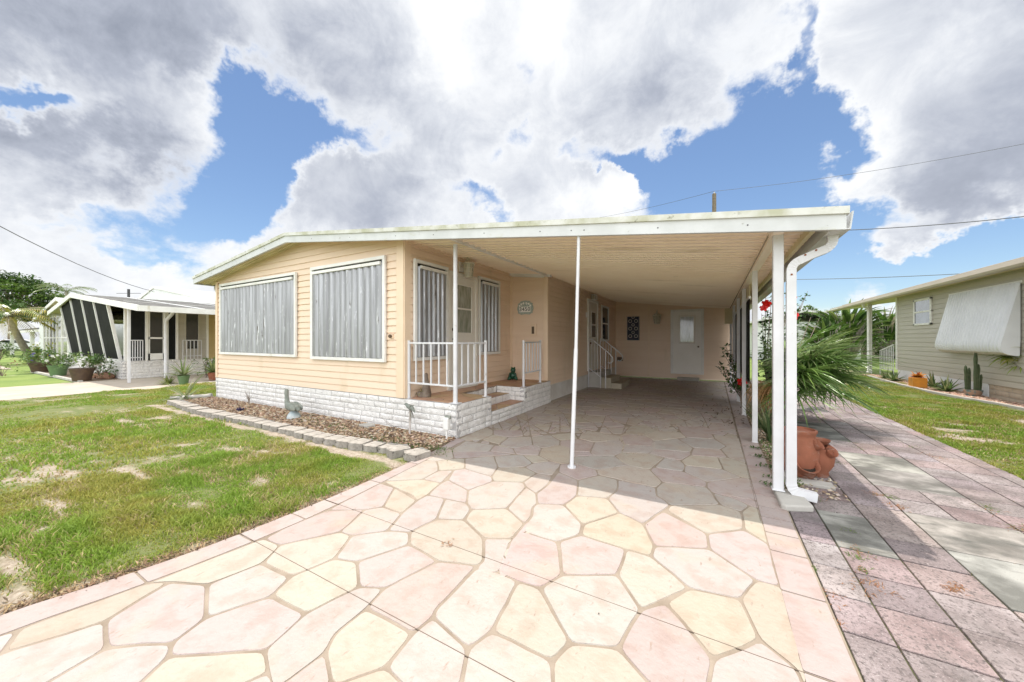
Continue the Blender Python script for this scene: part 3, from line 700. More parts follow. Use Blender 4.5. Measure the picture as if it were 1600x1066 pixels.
def orient_fix(o):
    bm=bmesh.new(); bm.from_mesh(o.data); bmesh.ops.recalc_face_normals(bm,faces=bm.faces); bm.to_mesh(o.data); bm.free()
def wallpart(name,a,b,z0,z1,out,seg=None,parent=house,matn='siding',back=.06,step=.11,th=.019):
    mb=MB(); siding(mb,a,b,z0,z1,out,step,0,th)
    A=Vector((*a,0));B=Vector((*b,0));o=Vector((*out,0)); c=(A+B)/2-o*back/2+Vector((0,0,(z0+z1)/2))
    mb.obox(c,B-A,o*back,Vector((0,0,z1-z0)),0)
    return mb
# front wall under the gable
mb=wallpart('front',(-10.14,3.87),(-4.05,3.87),.47,3.3,(0,-1)); mb.bisect((-6.7,0,3.175),(.115,0,1)); mb.bisect((-6.7,0,3.175),(-.131,0,1)); o=mb.build('front_wall','siding',house)
for nm,a,b,z0,out in [('porch_wall',(-4.05,3.87),(-4.05,7.1),.465,(1,0)),('porch_wall',(-4.05,7.1),(-3.14,7.1),.465,(0,-1)),('side_wall',(-3.14,7.1),(-3.14,13.3),.34,(1,0)),('rear_wall',(-3.14,13.3),(.62,13.3),.03,(0,-1)),('end_wall',(-10.14,3.87),(-10.14,16),.47,(-1,0))]:
    mb=wallpart(nm,a,b,z0,2.95,out); mb.bisect((-3.14,0,2.762),(.115,0,1)) if a[0]>-9 else mb.bisect((-10.14,0,2.72),(0,0,1)); mb.build(nm,'siding',house)
# corner boards
for (x,y,z0,z1,wx,wy) in [(-4.115,3.846,.47,2.86,.15,.02),(-4.036,3.915,.465,2.85,.02,.13),(-10.12,3.846,.47,2.70,.09,.02),(-10.165,3.9,.47,2.70,.02,.12),(-3.165,7.076,.0,2.75,.10,.02),(-3.122,7.125,.0,2.75,.018,.10),(-3.16,13.26,.05,2.75,.05,.05),(-4.02,7.07,.465,2.84,.04,.04)]:
    MB().box(x-wx/2,x+wx/2,y-wy/2,y+wy/2,z0,z1).build('corner_board','siding_trim',house,bev=.003)
MB().box(-2.01,-1.95,13.275,13.285,.05,2.62).build('corner_board','siding_trim',house)
# painted block base: individual rough faced blocks
def blocks(name,runs,par,matn=('skirt_block','mortar'),bh=.092,L0=.40,amp=.011):
    mb=MB()
    for (a,b,z0,z1,out) in runs:
        a=Vector((*a,0)); b=Vector((*b,0)); o=Vector((*out,0)); Ln=(b-a).length; d=(b-a)/Ln
        mb.obox((a+b)/2-o*.055+Vector((0,0,(z0+z1)/2)),d*Ln,o*.09,Vector((0,0,z1-z0)),1)
        nr=max(1,round((z1-z0)/bh)); h=(z1-z0)/nr
        for r in range(nr):
            s=-U(0,.3)
            while s<Ln:
                l=L0*U(.6,1.3); s0=max(0,s); s1=min(Ln,s+l); s+=l
                if s1-s0<.03: continue
                nx=max(2,int((s1-s0)/.022)); nz=4; base=len(mb.v); pr=U(-.004,.004); g=.0035
                for k in range(nz+1):
                    for i in range(nx+1):
                        ss=s0+g+(s1-s0-2*g)*i/nx; zz_=z0+r*h+g*.8+(h-1.6*g)*k/nz
                        ed=min(i,nx-i,k,nz-k)
                        off=0.0 if ed==0 else pr+.006+amp*(random.random()-.35)
                        mb.v.append(tuple(a+d*ss+o*(off-.004)+Vector((0,0,zz_))))
                for k in range(nz):
                    for i in range(nx):
                        q=base+k*(nx+1)+i; mb.f.append([q,q+1,q+nx+2,q+nx+1]); mb.m.append(0); mb.c.append(None)
    return mb
mb=blocks('s',[((-10.17,3.85),(-3.05,3.85),-.06,.462,(0,-1)),((-3.05,3.85),(-3.05,4.74),-.02,.462,(1,0)),((-3.05,4.74),(-3.05,5.86),-.02,.212,(1,0)),((-3.05,5.86),(-3.05,7.08),-.02,.462,(1,0)),((-10.16,16),(-10.16,3.85),-.06,.462,(-1,0)),
  ((-3.36,4.74),(-3.36,5.86),.21,.335,(1,0)),((-3.66,4.74),(-3.66,5.86),.335,.462,(1,0)),((-3.66,5.86),(-3.05,5.86),.21,.462,(0,-1)),((-3.05,4.74),(-3.66,4.74),.21,.462,(0,1))],house)
mb.box(-10.14,-4.05,3.93,4.1,-.06,.455,1)
mb.build('block_base',['skirt_block','mortar'],house,smooth=35)
# porch floor and treads (flagstone colour)
pf=MB()
def tiles(x0,x1,y0,y1,z):
    n=0
    pf.box(x0,x1,y0,y1,z-.03,z-.004,1)
    sd=[(U(x0,x1),U(y0,y1)) for _ in range(int((x1-x0)*(y1-y0)/.10)+2)]
    for i,a in enumerate(sd):
        p=[(x0,y0),(x1,y0),(x1,y1),(x0,y1)]
        for j,b in enumerate(sd):
            if i!=j:
                p=clip(p,b[0]-a[0],b[1]-a[1],(b[0]**2-a[0]**2+b[1]**2-a[1]**2)/2)
                if len(p)<3: break
        if len(p)<3: continue
        q=inset(p,.005)
        if q: pf.prism(rounded(q,.015),'z',z-.01,z,0,jit(random.choice([(.50,.31,.19),(.52,.36,.21),(.47,.29,.20)]),.06))
tiles(-4.05,-3.66,3.90,7.1,.466); tiles(-3.66,-3.065,3.90,4.73,.466); tiles(-3.66,-3.065,5.87,7.1,.466); tiles(-3.36,-3.06,4.74,5.86,.215); tiles(-3.66,-3.37,4.74,5.86,.338)
pf.build('porch_floor',['porch_tile','grout'],house)
MB().box(-4.0,-3.70,3.95,7.0,0,.43).box(-3.7,-3.1,3.95,4.70,0,.43).box(-3.7,-3.1,5.9,7.05,0,.43).box(-3.64,-3.1,4.78,5.85,0,.18).build('porch_core','mortar',house)
# vinyl skirting of the side wall
mb=MB(); y=7.16
while y<9.86:
    mb.box(-3.14,-3.115,y,y+.045,.0,.335); mb.box(-3.14,-3.126,y+.045,y+.06,.0,.335); y+=.06
mb.box(-3.14,-3.108,7.15,13.28,.335,.36).box(-3.14,-3.12,9.9,13.28,0,.335).build('skirting_panel','skirt_panel',house)
# interior dark body so nothing is hollow
MB().box(-10.0,-4.15,4.0,15.9,.3,2.6).box(-4.1,-3.25,7.2,15.9,.3,2.6).build('inner_body','mortar',house)
# roof
def slab_x(x0,x1,y0,y1,ft,fb,m=0,mb=None):
    mb=mb or MB(); return mb.prism([(x0,fb(x0)),(x1,fb(x1)),(x1,ft(x1)),(x0,ft(x0))],'y',y0,y1,m)
roof=MB(); slab_x(-10.55,-6.7,YF+.02,16.2,zt,lambda x:zt(x)-.03,0,roof); slab_x(-6.7,.86,YF+.02,16.2,zt,lambda x:zt(x)-.03,0,roof)
# raised seams on the metal roof
yy=YF+.4
while yy<16: 
    slab_x(-10.5,-6.7,yy,yy+.03,lambda x:zt(x)+.02,zt,0,roof); slab_x(-6.7,.84,yy,yy+.03,lambda x:zt(x)+.02,zt,0,roof); yy+=.61
rf=roof.build('roof','roof_top',house)
# ribbed ceiling pans
ce=MB(); x0,x1=-6.7,.80; y=YF+.03; pw=.15
prof=[]
while y<13.32:
    prof+= [(y,0),(y+.060,0),(y+.064,.014),(y+.074,.014),(y+.078,0),(y+.130,0),(y+.133,-.020),(y+.147,-.020)]; y+=pw
n=len(prof)
for xa,xb in ((-10.5,-6.7),(-6.7,.80)):
    vs=[(xa,p[0],zc(xa)+p[1]) for p in prof]+[(xb,p[0],zc(xb)+p[1]) for p in prof]
    ce.add(vs,[(i,i+1,n+i+1,n+i) for i in range(n-1)],0 if xa>-7 else 1)
ce.build('ceiling',['ceiling','soffit'],rf)
# front fascia: long board, mossy drip edge, small screws
for xa,xb in ((-10.56,-6.7),(-6.7,.87)):
    f=MB(); slab_x(xa,xb,YF-.02,YF+.02,lambda x:zt(x)-.03,lambda x:zt(x)-.150,0,f); f.build('fascia','fascia',rf)
    f=MB(); slab_x(xa-.01*(xa<-8),xb+.015*(xb>0),YF-.038,YF+.03,lambda x:zt(x)+.022,lambda x:zt(x)-.034,0,f); f.build('drip_edge','drip_edge',rf)
for x in (-9.6,-8.5,-7.4,-5.9,-4.9,-3.9,-3.2,-2.4,-1.66,-1.3,-1.16,-.45,.25): MB().ball((x,YF-.021,zt(x)-.095),.006,8,5,0).build('screw','black_metal',rf)
# end fascias (left eave, right gutter)
MB().box(-10.60,-10.56,YF,16.2,zt(-10.55)-.15,zt(-10.55)+.01).build('fascia','fascia',rf)
g=MB(); g.prism([(.80,2.20),(.90,2.20),(.915,2.325),(.925,2.325),(.908,2.19),(.79,2.19),(.79,2.325),(.80,2.325)],'y',YF+.03,16,0); g.box(.78,.79,YF+.03,16,2.19,2.345); g.build('gutter','fascia',house)
MB().box(.70,.735,YF+.02,13.3,2.245,2.315).build('eave_beam','soffit',house)
tb=MB().box(.44,.52,YF+.02,13.3,2.255,2.342)
for y in np.arange(4.0,13.2,.05): tb.box(.4385,.4405,y,y+.018,2.285,2.315,1)
tb.build('carport_beam',['ceiling','bronze'],house)
# carport posts
def post(x,y,zb,zt_,r=.04,name='carport_post',foot=True,m='white_metal',sq=True):
    b=MB()
    if sq: b.box(x-r,x+r,y-r,y+r,zb,zt_)
    else: b.tube([(x,y,zb),(x,y,zt_)],r,12)
    if foot: b.box(x-r*1.25,x+r*1.25,y-r*1.25,y+r*1.25,zb,zb+.012)
    return b.build(name,m,house,bev=.006 if sq else 0,smooth=None if sq else 50)
post(.49,3.84,.045,2.26,.038)
for y in (5.65,7.55,9.2,11.1,13.0): post(.475,y,.0,2.26,.030)
b=MB(); b.tube([(-1.30,3.575,.0),(-1.262,3.60,1.25)],.0215,12).tube([(-1.262,3.60,1.22),(-1.23,3.60,2.46)],.0175,12).tube([(-1.30,3.575,0),(-1.30,3.575,.02)],.045,12); b.build('carport_post','white_metal',house,smooth=50)
b=MB(); b.tube([(-3.13,3.93,.467),(-3.13,3.93,2.05)],.032,14).tube([(-3.13,3.93,2.05),(-3.13,3.93,2.68)],.030,14).tube([(-3.13,3.93,2.04),(-3.13,3.93,2.052)],.035,14).box(-3.2,-3.06,3.87,3.99,.464,.472); b.build('carport_post','white_metal',house,smooth=50)
# ceiling joint trim and crown strip over the porch
b=MB(); b.prism([(3.64,zc(-3.1)-.045),(7.12,zc(-3.1)-.045),(7.12,zc(-3.1)+.0),(3.64,zc(-3.1)+.0)],'x',-3.125,-3.085); b.build('ceiling_trim','white_trim',house,bev=.004)
b=MB(); b.prism([(-4.04,zc(-4.04)-.05),(-3.02,zc(-3.02)-.05),(-3.02,zc(-3.02)),(-4.04,zc(-4.04))],'y',6.98,7.09); b.prism([(-4.0,zc(-4.0)-.07),(-3.2,zc(-3.2)-.07),(-3.2,zc(-3.2)-.05),(-4.0,zc(-4.0)-.05)],'y',7.03,7.085).build('ceiling_trim','white_trim',house,bev=.004)
b=MB(); b.box(-4.045,-4.01,3.9,7.0,zc(-4.03)-.05,zc(-4.03)-.003).box(-3.135,-3.10,7.15,13.25,zc(-3.12)-.04,zc(-3.12)-.002); b.prism([(-3.1,zc(-3.1)-.035),(.43,zc(.43)-.035),(.43,zc(.43)-.002),(-3.1,zc(-3.1)-.002)],'y',13.24,13.285).build('ceiling_trim','siding_trim',house)
# downspout at the front right corner
def ribbed(pts,wx,wy,mb,m=0):
    """rectangular pipe along a path in the xz plane"""
    pts=[Vector(p) for p in pts]; vs=[]
    for i,p in enumerate(pts):
        t=(pts[min(i+1,len(pts)-1)]-pts[max(i-1,0)]).normalized(); q=Vector((t.z,0,-t.x)); k=1+(.07 if i%2 else 0)
        for a,b_ in ((-1,-1),(1,-1),(1,1),(-1,1)): vs.append(p+q*a*wx/2*k+Vector((0,1,0))*b_*wy/2*k)
    mb.add(vs,[(4*i+j,4*i+(j+1)%4,4*i+4+(j+1)%4,4*i+4+j) for i in range(len(pts)-1) for j in range(4)]+[(3,2,1,0),tuple(4*(len(pts)-1)+j for j in range(4))],m)
ds=MB(); yy=3.80; xd=.575
def arc(cx,cz,r,a0,a1,n): return [(cx+r*math.cos(R(a0+(a1-a0)*i/n)),yy,cz+r*math.sin(R(a0+(a1-a0)*i/n))) for i in range(n+1)]
P1=[(.842,yy,2.21),(.842,yy,2.185)]+arc(.762,2.160,.08,0,-68,9)
e=Vector(P1[-1]); s2=(xd+.055,yy,2.020)
P2=[tuple(e.lerp(Vector(s2),t)) for t in (.5,)]
P3=arc(xd+.085,1.935,.085,112,180,9)
ribbed(P1+P2+P3,.062,.05,ds); ribbed([(xd,yy,1.94),(xd,yy,.13)],.066,.055,ds)
ribbed([(xd,yy,.14)]+[(xd+.075-.075*math.cos(R(a)),yy,.13-.075*math.sin(R(a))) for a in range(10,80,10)]+[(xd+.17,yy,.045)],.072,.058,ds)
dso=ds.build('downspout','white_metal',house,bev=.004)
for x,z in ((xd,1.90),(.665,2.055),(.735,2.085)): MB().ball((x,yy-.03,z),.008,8,5).build('rivet','rust',dso)
# left corner: gutter elbow
b=MB(); b.tube([(-10.45,3.95,2.62),(-10.40,3.93,2.55),(-10.27,3.90,2.52),(-10.22,3.9,2.44),(-10.22,3.9,.25)],.032,10); b.build('downspout','white_metal',house,smooth=50)
# screen panels along the far part of the carport's right side
for k,(ya,yb) in enumerate([(6.95,7.52),(7.58,9.17),(9.23,11.07),(11.13,12.97)]):
    b=MB(); b.box(.515,.519,ya,yb,.66,2.02); sp_=b.build('screen_panel','screen_mesh',house)
    MB().box(.50,.535,ya,yb,2.02,2.06).build('top_rail','white_trim',sp_); MB().box(.50,.535,ya,yb,.63,.665).build('bottom_rail','bronze',sp_)
MB().box(.512,.520,6.95,13.0,2.062,2.25).build('valance_panel','soffit',house)
MB().box(.30,.52,12.55,12.60,1.83,2.30).build('end_panel','soffit',house,bev=.004)
# ---- windows with corrugated storm panels
def shutter_window(axis,plane,a0,a1,z0,z1,nrib,sgn):
    """frame + header track + corrugated storm panel on plane (axis = normal)"""
    def bx(mb,u0,u1,d0,d1,w0,w1,m=0):
        d0,d1=plane+sgn*d0,plane+sgn*d1
        return mb.box(u0,u1,d0,d1,w0,w1,m) if axis=='y' else mb.box(d0,d1,u0,u1,w0,w1,m)
    fw=.055; f=MB()
    bx(f,a0,a1,.01,.055,z1-fw,z1); bx(f,a0,a1,.01,.055,z0,z0+fw); bx(f,a0,a0+fw,.01,.052,z0+fw,z1-fw); bx(f,a1-fw,a1,.01,.052,z0+fw,z1-fw)
    wd=f.build('window','white_trim',house,bev=.004)
    g=MB(); bx(g,a0+fw,a1-fw,.005,.012,z0+fw,z1-fw); g.build('pane','glass_dark',wd)
    h=MB(); bx(h,a0+fw+.05,a1-fw-.02,.052,.085,z1-fw-.085,z1-fw-.035); h.build('header_track','white_trim',wd,bev=.003)
    s=MB(); W=a1-a0-2*fw-.03; n=nrib; vs=[]; pts=[]; t0=a0+fw+.015
    for i in range(n):
        c=W/n; u=t0+i*c
        pts+= [(u,.030),(u+c*.10,.030),(u+c*.26,.058),(u+c*.40,.064),(u+c*.60,.064),(u+c*.74,.058),(u+c*.90,.030)]
    pts.append((t0+W,.030)); m=len(pts); zb=z0+fw+.005; zt2=z1-fw-.05
    for z in (zb,zt2):
        for u,d in pts:
            dd=plane+sgn*d; vs.append((u,dd,z) if axis=='y' else (dd,u,z))
    s.add(vs,[(i,i+1,m+i+1,m+i) for i in range(m-1)]); s.build('storm_panel','shutter',wd,smooth=20)
    return wd
shutter_window('y',3.855,-9.88,-6.82,1.02,2.625,21,-1)
shutter_window('y',3.855,-6.35,-4.41,1.0,2.655,12,-1)
shutter_window('x',-4.037,4.02,4.82,1.02,2.60,6,1)
shutter_window('x',-4.037,5.74,6.54,1.05,2.60,5,1)
# outlet with a fitting by the front window
b=MB(); b.box(-4.335,-4.265,3.83,3.856,1.37,1.44,0).tube([(-4.3,3.83,1.405),(-4.3,3.80,1.405)],.028,10,1); b.build('outlet_box',['siding_trim','bronze'],house,bev=.003)
# front door on the porch
b=MB(); x=-4.035
b.box(x,x+.05,4.83,4.90,.467,2.56).box(x,x+.05,5.64,5.71,.467,2.56).box(x,x+.05,4.90,5.64,2.49,2.56).box(x,x+.06,4.86,5.68,.467,.49); df=b.build('door_frame','door_white',house,bev=.004)
b=MB(); b.box(x+.005,x+.03,4.90,5.64,.49,2.49); dr=b.build('front_door','door_white',house,bev=.003)
b=MB(); b.box(x+.03,x+.045,5.00,5.54,1.44,1.48).box(x+.03,x+.045,5.00,5.54,2.34,2.38).box(x+.03,x+.045,5.00,5.04,1.48,2.34).box(x+.03,x+.045,5.50,5.54,1.48,2.34).box(x+.03,x+.043,5.04,5.50,1.90,1.93); b.build('window_frame','door_white',dr,bev=.003)
MB().box(x+.031,x+.034,5.04,5.50,1.48,2.34).build('pane','glass_curtain',dr)
b=MB(); b.tube([(x+.03,4.96,1.36),(x+.05,4.96,1.36),(x+.055,4.96,1.36),(x+.07,4.96,1.36),(x+.085,4.96,1.36)],[.016,.016,.03,.034,.02],12); b.build('door_knob','bronze',dr,smooth=50); MB().tube([(x+.03,4.96,1.53),(x+.045,4.96,1.53)],.028,12).build('deadbolt','bronze',dr,smooth=50)
# side door
x=-3.125
b=MB(); b.box(x,x+.05,9.86,9.93,.46,2.52).box(x,x+.05,10.77,10.84,.46,2.52).box(x,x+.05,9.93,10.77,2.45,2.52); b.build('door_frame','white_trim',house,bev=.004)
b=MB(); b.box(x+.005,x+.03,9.93,10.77,.47,2.45); dr2=b.build('side_door','door_white',house)
b=MB(); b.box(x+.03,x+.04,10.13,10.60,1.38,2.20); b.build('window_frame','white_trim',dr2); MB().box(x+.041,x+.044,10.18,10.55,1.43,1.77).box(x+.041,x+.044,10.18,10.55,1.81,2.15).build('pane','glass_dark',dr2)
MB().ball((x+.06,10.0,1.25),.03,10,7).build('door_knob','bronze',dr2,smooth=50)
b=MB(); b.box(x,x+.035,11.30,12.20,1.30,1.36).box(x,x+.035,11.30,12.20,2.40,2.46).box(x,x+.035,11.30,11.37,1.36,2.40).box(x,x+.035,12.13,12.20,1.36,2.40).box(x,x+.03,11.37,12.13,1.86,1.90); wn=b.build('window','white_trim',house,bev=.004)
MB().box(x+.004,x+.01,11.37,12.13,1.36,2.40).build('pane','glass_dark',wn)
# rear door
y=13.285
b=MB(); b.box(-1.27,-1.19,y-.05,y,.20,2.37).box(-.35,-.27,y-.05,y,.20,2.37).box(-1.19,-.35,y-.05,y,2.29,2.37).box(-1.19,-.35,y-.06,y,.20,.24); b.build('door_frame','white_trim',house,bev=.004)
b=MB(); b.box(-1.19,-.35,y-.03,y,.24,2.29); dr3=b.build('rear_door','door_grey',house)
b=MB(); b.box(-1.02,-.52,y-.042,y-.03,1.22,1.27).box(-1.02,-.52,y-.042,y-.03,2.12,2.17).box(-1.02,-.97,y-.042,y-.03,1.27,2.12).box(-.57,-.52,y-.042,y-.03,1.27,2.12); b.build('window_frame','door_white',dr3,bev=.003)
MB().box(-.97,-.57,y-.036,y-.032,1.27,2.12).build('pane','glass_curtain',dr3)
MB().ball((-.43,y-.06,1.12),.03,10,7).build('door_knob','bronze',dr3,smooth=50)
MB().box(-1.05,-.40,12.98,13.26,.0,.10).build('door_step','concrete',house,bev=.01)
# outlets and meter box on the walls
MB().box(-3.06,-2.86,13.22,13.285,.58,.72).build('outlet_box','bronze',house,bev=.006)
b=MB(); b.box(-3.53,-3.39,7.055,7.088,1.44,1.70,0).box(-3.49,-3.43,7.045,7.056,1.48,1.64,1); b.build('outlet_box',['siding_trim','bronze'],house,bev=.004)
MB().box(-3.126,-3.10,9.74,9.80,1.98,2.12).build('outlet_box','white_trim',house,bev=.004)

# ---------------------------------------------------------------- things on and around the porch
def lantern(name,label,loc,out,body='lantern_cream',s=1.0,tall=.30):
    """wall lantern with scroll bracket, cage and roof; out = direction away from the wall"""
    t=thing(name,label,'lantern',loc); L0=Vector(loc); o=Vector((*out,0)); sd=Vector((-out[1],out[0],0)); Z=Vector((0,0,1))
    b=MB(); b.obox(L0+o*.015,sd*.12*s,o*.03,Z*.16*s); b.build('wall_plate','white_trim' ,t,bev=.005)
    b=MB(); b.tube([L0+o*(.03+.13*s*math.sin(R(a)))+Z*(.05*s+.06*s*(1-math.cos(R(a*2)))) for a in range(0,100,12)],.010*s,8)
    for k in (-1,1): b.tube([L0+o*.05*s+sd*k*.02*s+o*.05*s*math.cos(R(a))*(1-a/500)+Z*(.02*s+.05*s*math.sin(R(a))*(1-a/500)) for a in range(0,300,30)],.006*s,6)
    b.build('bracket',body,t,smooth=60)
    c=L0+o*.16*s; b=MB(); b.lathe([(.012*s,.13*s),(.02*s,.10*s),(.10*s,.045*s),(.095*s,.03*s)],c,8); b.lathe([(.055*s,-tall*.62*s),(.065*s,-tall*.58*s),(.065*s,-tall*.55*s)],c,8)
    for k in range(8): a=PI/8+2*PI*k/8; b.tube([c+Vector((math.cos(a)*.085*s,math.sin(a)*.085*s,.03*s)),c+Vector((math.cos(a)*.06*s,math.sin(a)*.06*s,-tall*.56*s))],.006*s,5)
    for z,r in ((-.03,.079),(-.09,.070)): b.lathe([(r*s,z*s-.004),(r*s+.004,z*s),(r*s,z*s+.004)],c,8)
    b.build('cage',body,t); b=MB(); b.lathe([(.055*s,-tall*.55*s),(.075*s,.03*s)],c,8); b.build('glass_shade','frosted',t); return t
lantern('wall_lantern','cream scroll lantern on the porch wall above the front door',(-4.035,5.22,2.68),(1,0),s=1.15,tall=.30)
lantern('wall_lantern','cream wall lantern beside the rear door of the carport',(-1.68,13.285,2.12),(0,-1),s=1.5,tall=.25)
t=thing('wall_lantern','white box lantern with scrollwork over the side door','lantern',(-3.12,10.3,2.62)); b=MB(); b.box(-3.12,-3.0,10.18,10.42,2.52,2.54).box(-3.12,-3.0,10.18,10.42,2.66,2.68)
for yk in (10.19,10.30,10.41): b.box(-3.01,-3.0,yk-.01,yk+.01,2.54,2.66)
b.build('cage','white_trim',t); MB().box(-3.11,-3.02,10.2,10.4,2.542,2.658).build('glass_shade','frosted',t)
for y_ in (10.05,10.55): MB().tube([(-3.03,y_+.05*math.cos(R(a)),2.6+.05*math.sin(R(a))) for a in range(0,330,30)],.008,6).build('scroll','white_trim',t)
# house number plate
def text_mesh(s,size,ext,name,matn,parent,loc,rot,sx=1):
    cu=bpy.data.curves.new(name,'FONT'); cu.body=s; cu.size=size; cu.extrude=ext; cu.align_x='CENTER'; cu.align_y='CENTER'
    o=bpy.data.objects.new(name,cu); C.objects.link(o); bpy.context.view_layer.update()
    me=bpy.data.meshes.new_from_object(o.evaluated_get(bpy.context.evaluated_depsgraph_get())); bpy.data.objects.remove(o)
    ob=bpy.data.objects.new(name,me); me.materials.clear(); me.materials.append(MATS[matn]); C.objects.link(ob)
    M=Matrix.Translation(Vector(loc))@Matrix.Rotation(rot[2],4,'Z')@Matrix.Rotation(rot[0],4,'X')@Matrix.Diagonal((sx,1,1,1)); me.transform(M)
    if parent is not None: me.transform(Matrix.Translation(-wloc(parent))); ob.parent=parent
    return ob
cx,cz=-3.66,2.05; t=thing('house_number_sign','ornate green grey plaque with the number 3450 on the porch wall','sign',(cx,7.085,cz))
pts=[]
for i in range(40):
    a=2*PI*i/40; rx,rz=.19,.135; k=1+.06*math.cos(10*a); px=rx*k*math.copysign(abs(math.cos(a))**.55,math.cos(a)); pz=rz*k*math.copysign(abs(math.sin(a))**.55,math.sin(a)); 
    if pz>.05 : pz+=.05*(1-abs(px)/.19)
    pts.append((cx+px,cz+pz))
MB().prism(pts,'y',7.055,7.085).build('plaque','sign_plate',t,bev=.006)
b=MB()
for k in range(6):
    a=R(20+28*k); b.ball((cx+.14*math.cos(a),7.052,cz+.03+.09*math.sin(a)),.022,8,6,sc=(1,.5,1))
b.tube([(cx-.07+.035*math.cos(R(a)),7.05,cz+.09+.02*math.sin(R(a))) for a in range(0,300,30)],.006,5).tube([(cx+.07+.035*math.cos(R(a)),7.05,cz+.09+.02*math.sin(R(a))) for a in range(0,300,30)],.006,5)
b.build('scroll','sign_face',t)
for i,ch in enumerate('3450'):
    xx=cx-.105+.07*i; tl=MB().box(xx-.034,xx+.034,7.046,7.056,cz-.085,cz+.04).build('number_tile','sign_face',t,bev=.003); text_mesh(ch,.125,.002,'digit','black_metal',tl,(xx,7.043,cz-.022),(R(90),0,0))
# railings
def railing(name,label,pts_,z0,zt_,zb_,posts,nb,group=None,rp=.024):
    t=thing(name,label,'railing',(*pts_[0],z0),group)
    for (x,y) in posts: b=MB(); b.tube([(x,y,z0),(x,y,zt_+.04)],rp,12).box(x-.04,x+.04,y-.04,y+.04,z0,z0+.006); b.build('post','white_metal',t,smooth=50)
    for A,B,n in zip(pts_,pts_[1:],nb):
        A=Vector((*A,0));B=Vector((*B,0)); d=(B-A).normalized(); q=Vector((-d.y,d.x,0)); Lr=(B-A).length
        for nm,z in (('top_rail',zt_-.0),('bottom_rail',zb_)):
            MB().obox((A+B)/2+Vector((0,0,z)),d*(Lr-.03),q*.032,Vector((0,0,.026))).build(nm,'white_metal',t,bev=.004)
        for i in range(n):
            p=A+d*(Lr*(i+1)/(n+1)); MB().obox(p+Vector((0,0,(zt_+zb_)/2)),d*.019,q*.019,Vector((0,0,zt_-zb_-.026))).build('baluster','white_metal',t)
    return t
railing('porch_railing','white metal railing around the front corner of the porch',[(-4.02,3.93),(-3.13,3.93),(-3.10,4.64)],.464,1.30,.70,[(-4.02,3.93),(-3.10,4.64)],[5,4])
railing('porch_railing','short white metal railing on the far side of the porch steps',[(-3.11,5.94),(-3.13,6.72)],.464,1.30,.72,[(-3.11,5.94),(-3.13,6.72)],[5])
# side steps
t=thing('side_steps','brown concrete steps below the side door','steps',(-2.9,10.4,0))
MB().box(-3.10,-2.74,9.92,11.0,0,.44).build('landing','concrete',t,bev=.01); MB().box(-2.738,-2.46,9.92,11.0,0,.29).build('step','beige_wall',t,bev=.01); MB().box(-2.458,-2.18,9.92,11.0,0,.15).build('step','beige_wall',t,bev=.01)
for yy_,lab in ((9.86,'white metal stair rail with a curled end, on the near side of the side steps'),(11.05,'white metal stair rail with a curled end, on the far side of the side steps')):
    t=thing('stair_rail',lab,'railing',(-3.08,yy_,0)); b=MB(); top=[(-3.08,yy_,1.38),(-2.98,yy_,1.37),(-2.72,yy_,1.15),(-2.50,yy_,.98),(-2.40,yy_,.86),(-2.40,yy_,.76),(-2.47,yy_,.70),(-2.54,yy_,.72)]
    b.tube(top,.015,8); b.tube([(-3.08,yy_,.55),(-2.72,yy_,.30)],.013,8); b.build('handrail','white_metal',t,smooth=60)
    for xk,za,zb in ((-3.08,0,1.38),(-2.74,0,1.16),(-2.60,0,1.05)): MB().tube([(xk,yy_,za),(xk,yy_,zb)],.015,8).build('post','white_metal',t,smooth=60)
    for xk in (-2.99,-2.90,-2.82): MB().tube([(xk,yy_,.30+(-2.72-xk)*.69),(xk,yy_,1.15+(-2.72-xk)*.8)],.009,6).build('baluster','white_metal',t,smooth=60)
# decorative wall panel
t=thing('wall_panel','dark blue wall panel with pale scroll rings on the rear wall','wall decoration',(-2.5,13.28,1.75)); b=MB(); b.box(-2.72,-2.29,13.25,13.283,1.33,2.18).build('frame','iron_pattern',t,bev=.004)
b=MB(); 
for k in range(3):
    zc_=1.48+.27*k
    for s_,(ex) in ((1,0),(-1,0)):
        MB().tube([(-2.505+s_*(.10+.055*math.cos(R(a))),13.245,zc_+.055*math.sin(R(a))) for a in range(0,361,30)],.012,6,0,False).build('scroll','panel_light',t,smooth=50)
    MB().tube([(-2.505+.045*math.cos(R(a)),13.245,zc_+.135+.045*math.sin(R(a))) for a in range(0,361,30)],.010,6).build('scroll','panel_light',t,smooth=50)
for x_ in (-2.71,-2.30): MB().box(x_-.005,x_+.005,13.24,13.252,1.33,2.18).build('edge_strip','panel_light',t)
# frog on the porch and a vase with a driftwood stump by the railing
t=thing('frog_statue','dark green glazed frog on the porch floor against the wall','statue',(-3.86,6.85,.468)); c=Vector((-3.86,6.85,.468)); b=MB()
b.ball(c+Vector((0,0,.09)),.09,12,8,sc=(1.05,.9,.95)).ball(c+Vector((.03,-.03,.21)),.058,12,8,sc=(1,1,1.1)).ball(c+Vector((.06,-.02,.265)),.02).ball(c+Vector((.015,-.06,.265)),.02)
for sx_,sy_ in ((.09,-.03),(-.02,-.1)): b.ball(c+Vector((sx_,sy_,.04)),.05,10,6,sc=(1,1,.7)); b.tube([c+Vector((sx_*.8,sy_*.8,.15)),c+Vector((sx_*1.2,sy_*1.2,.07)),c+Vector((sx_*1.5,sy_*1.5,.01))],[.022,.018,.022],8)
b.build('body','green_glaze',t,smooth=60)
t=thing('planter_stump','small driftwood stump planter with straw coloured leaves by the porch railing','planter',(-3.92,4.1,.468)); b=MB(); c=Vector((-3.90,4.12,.468))
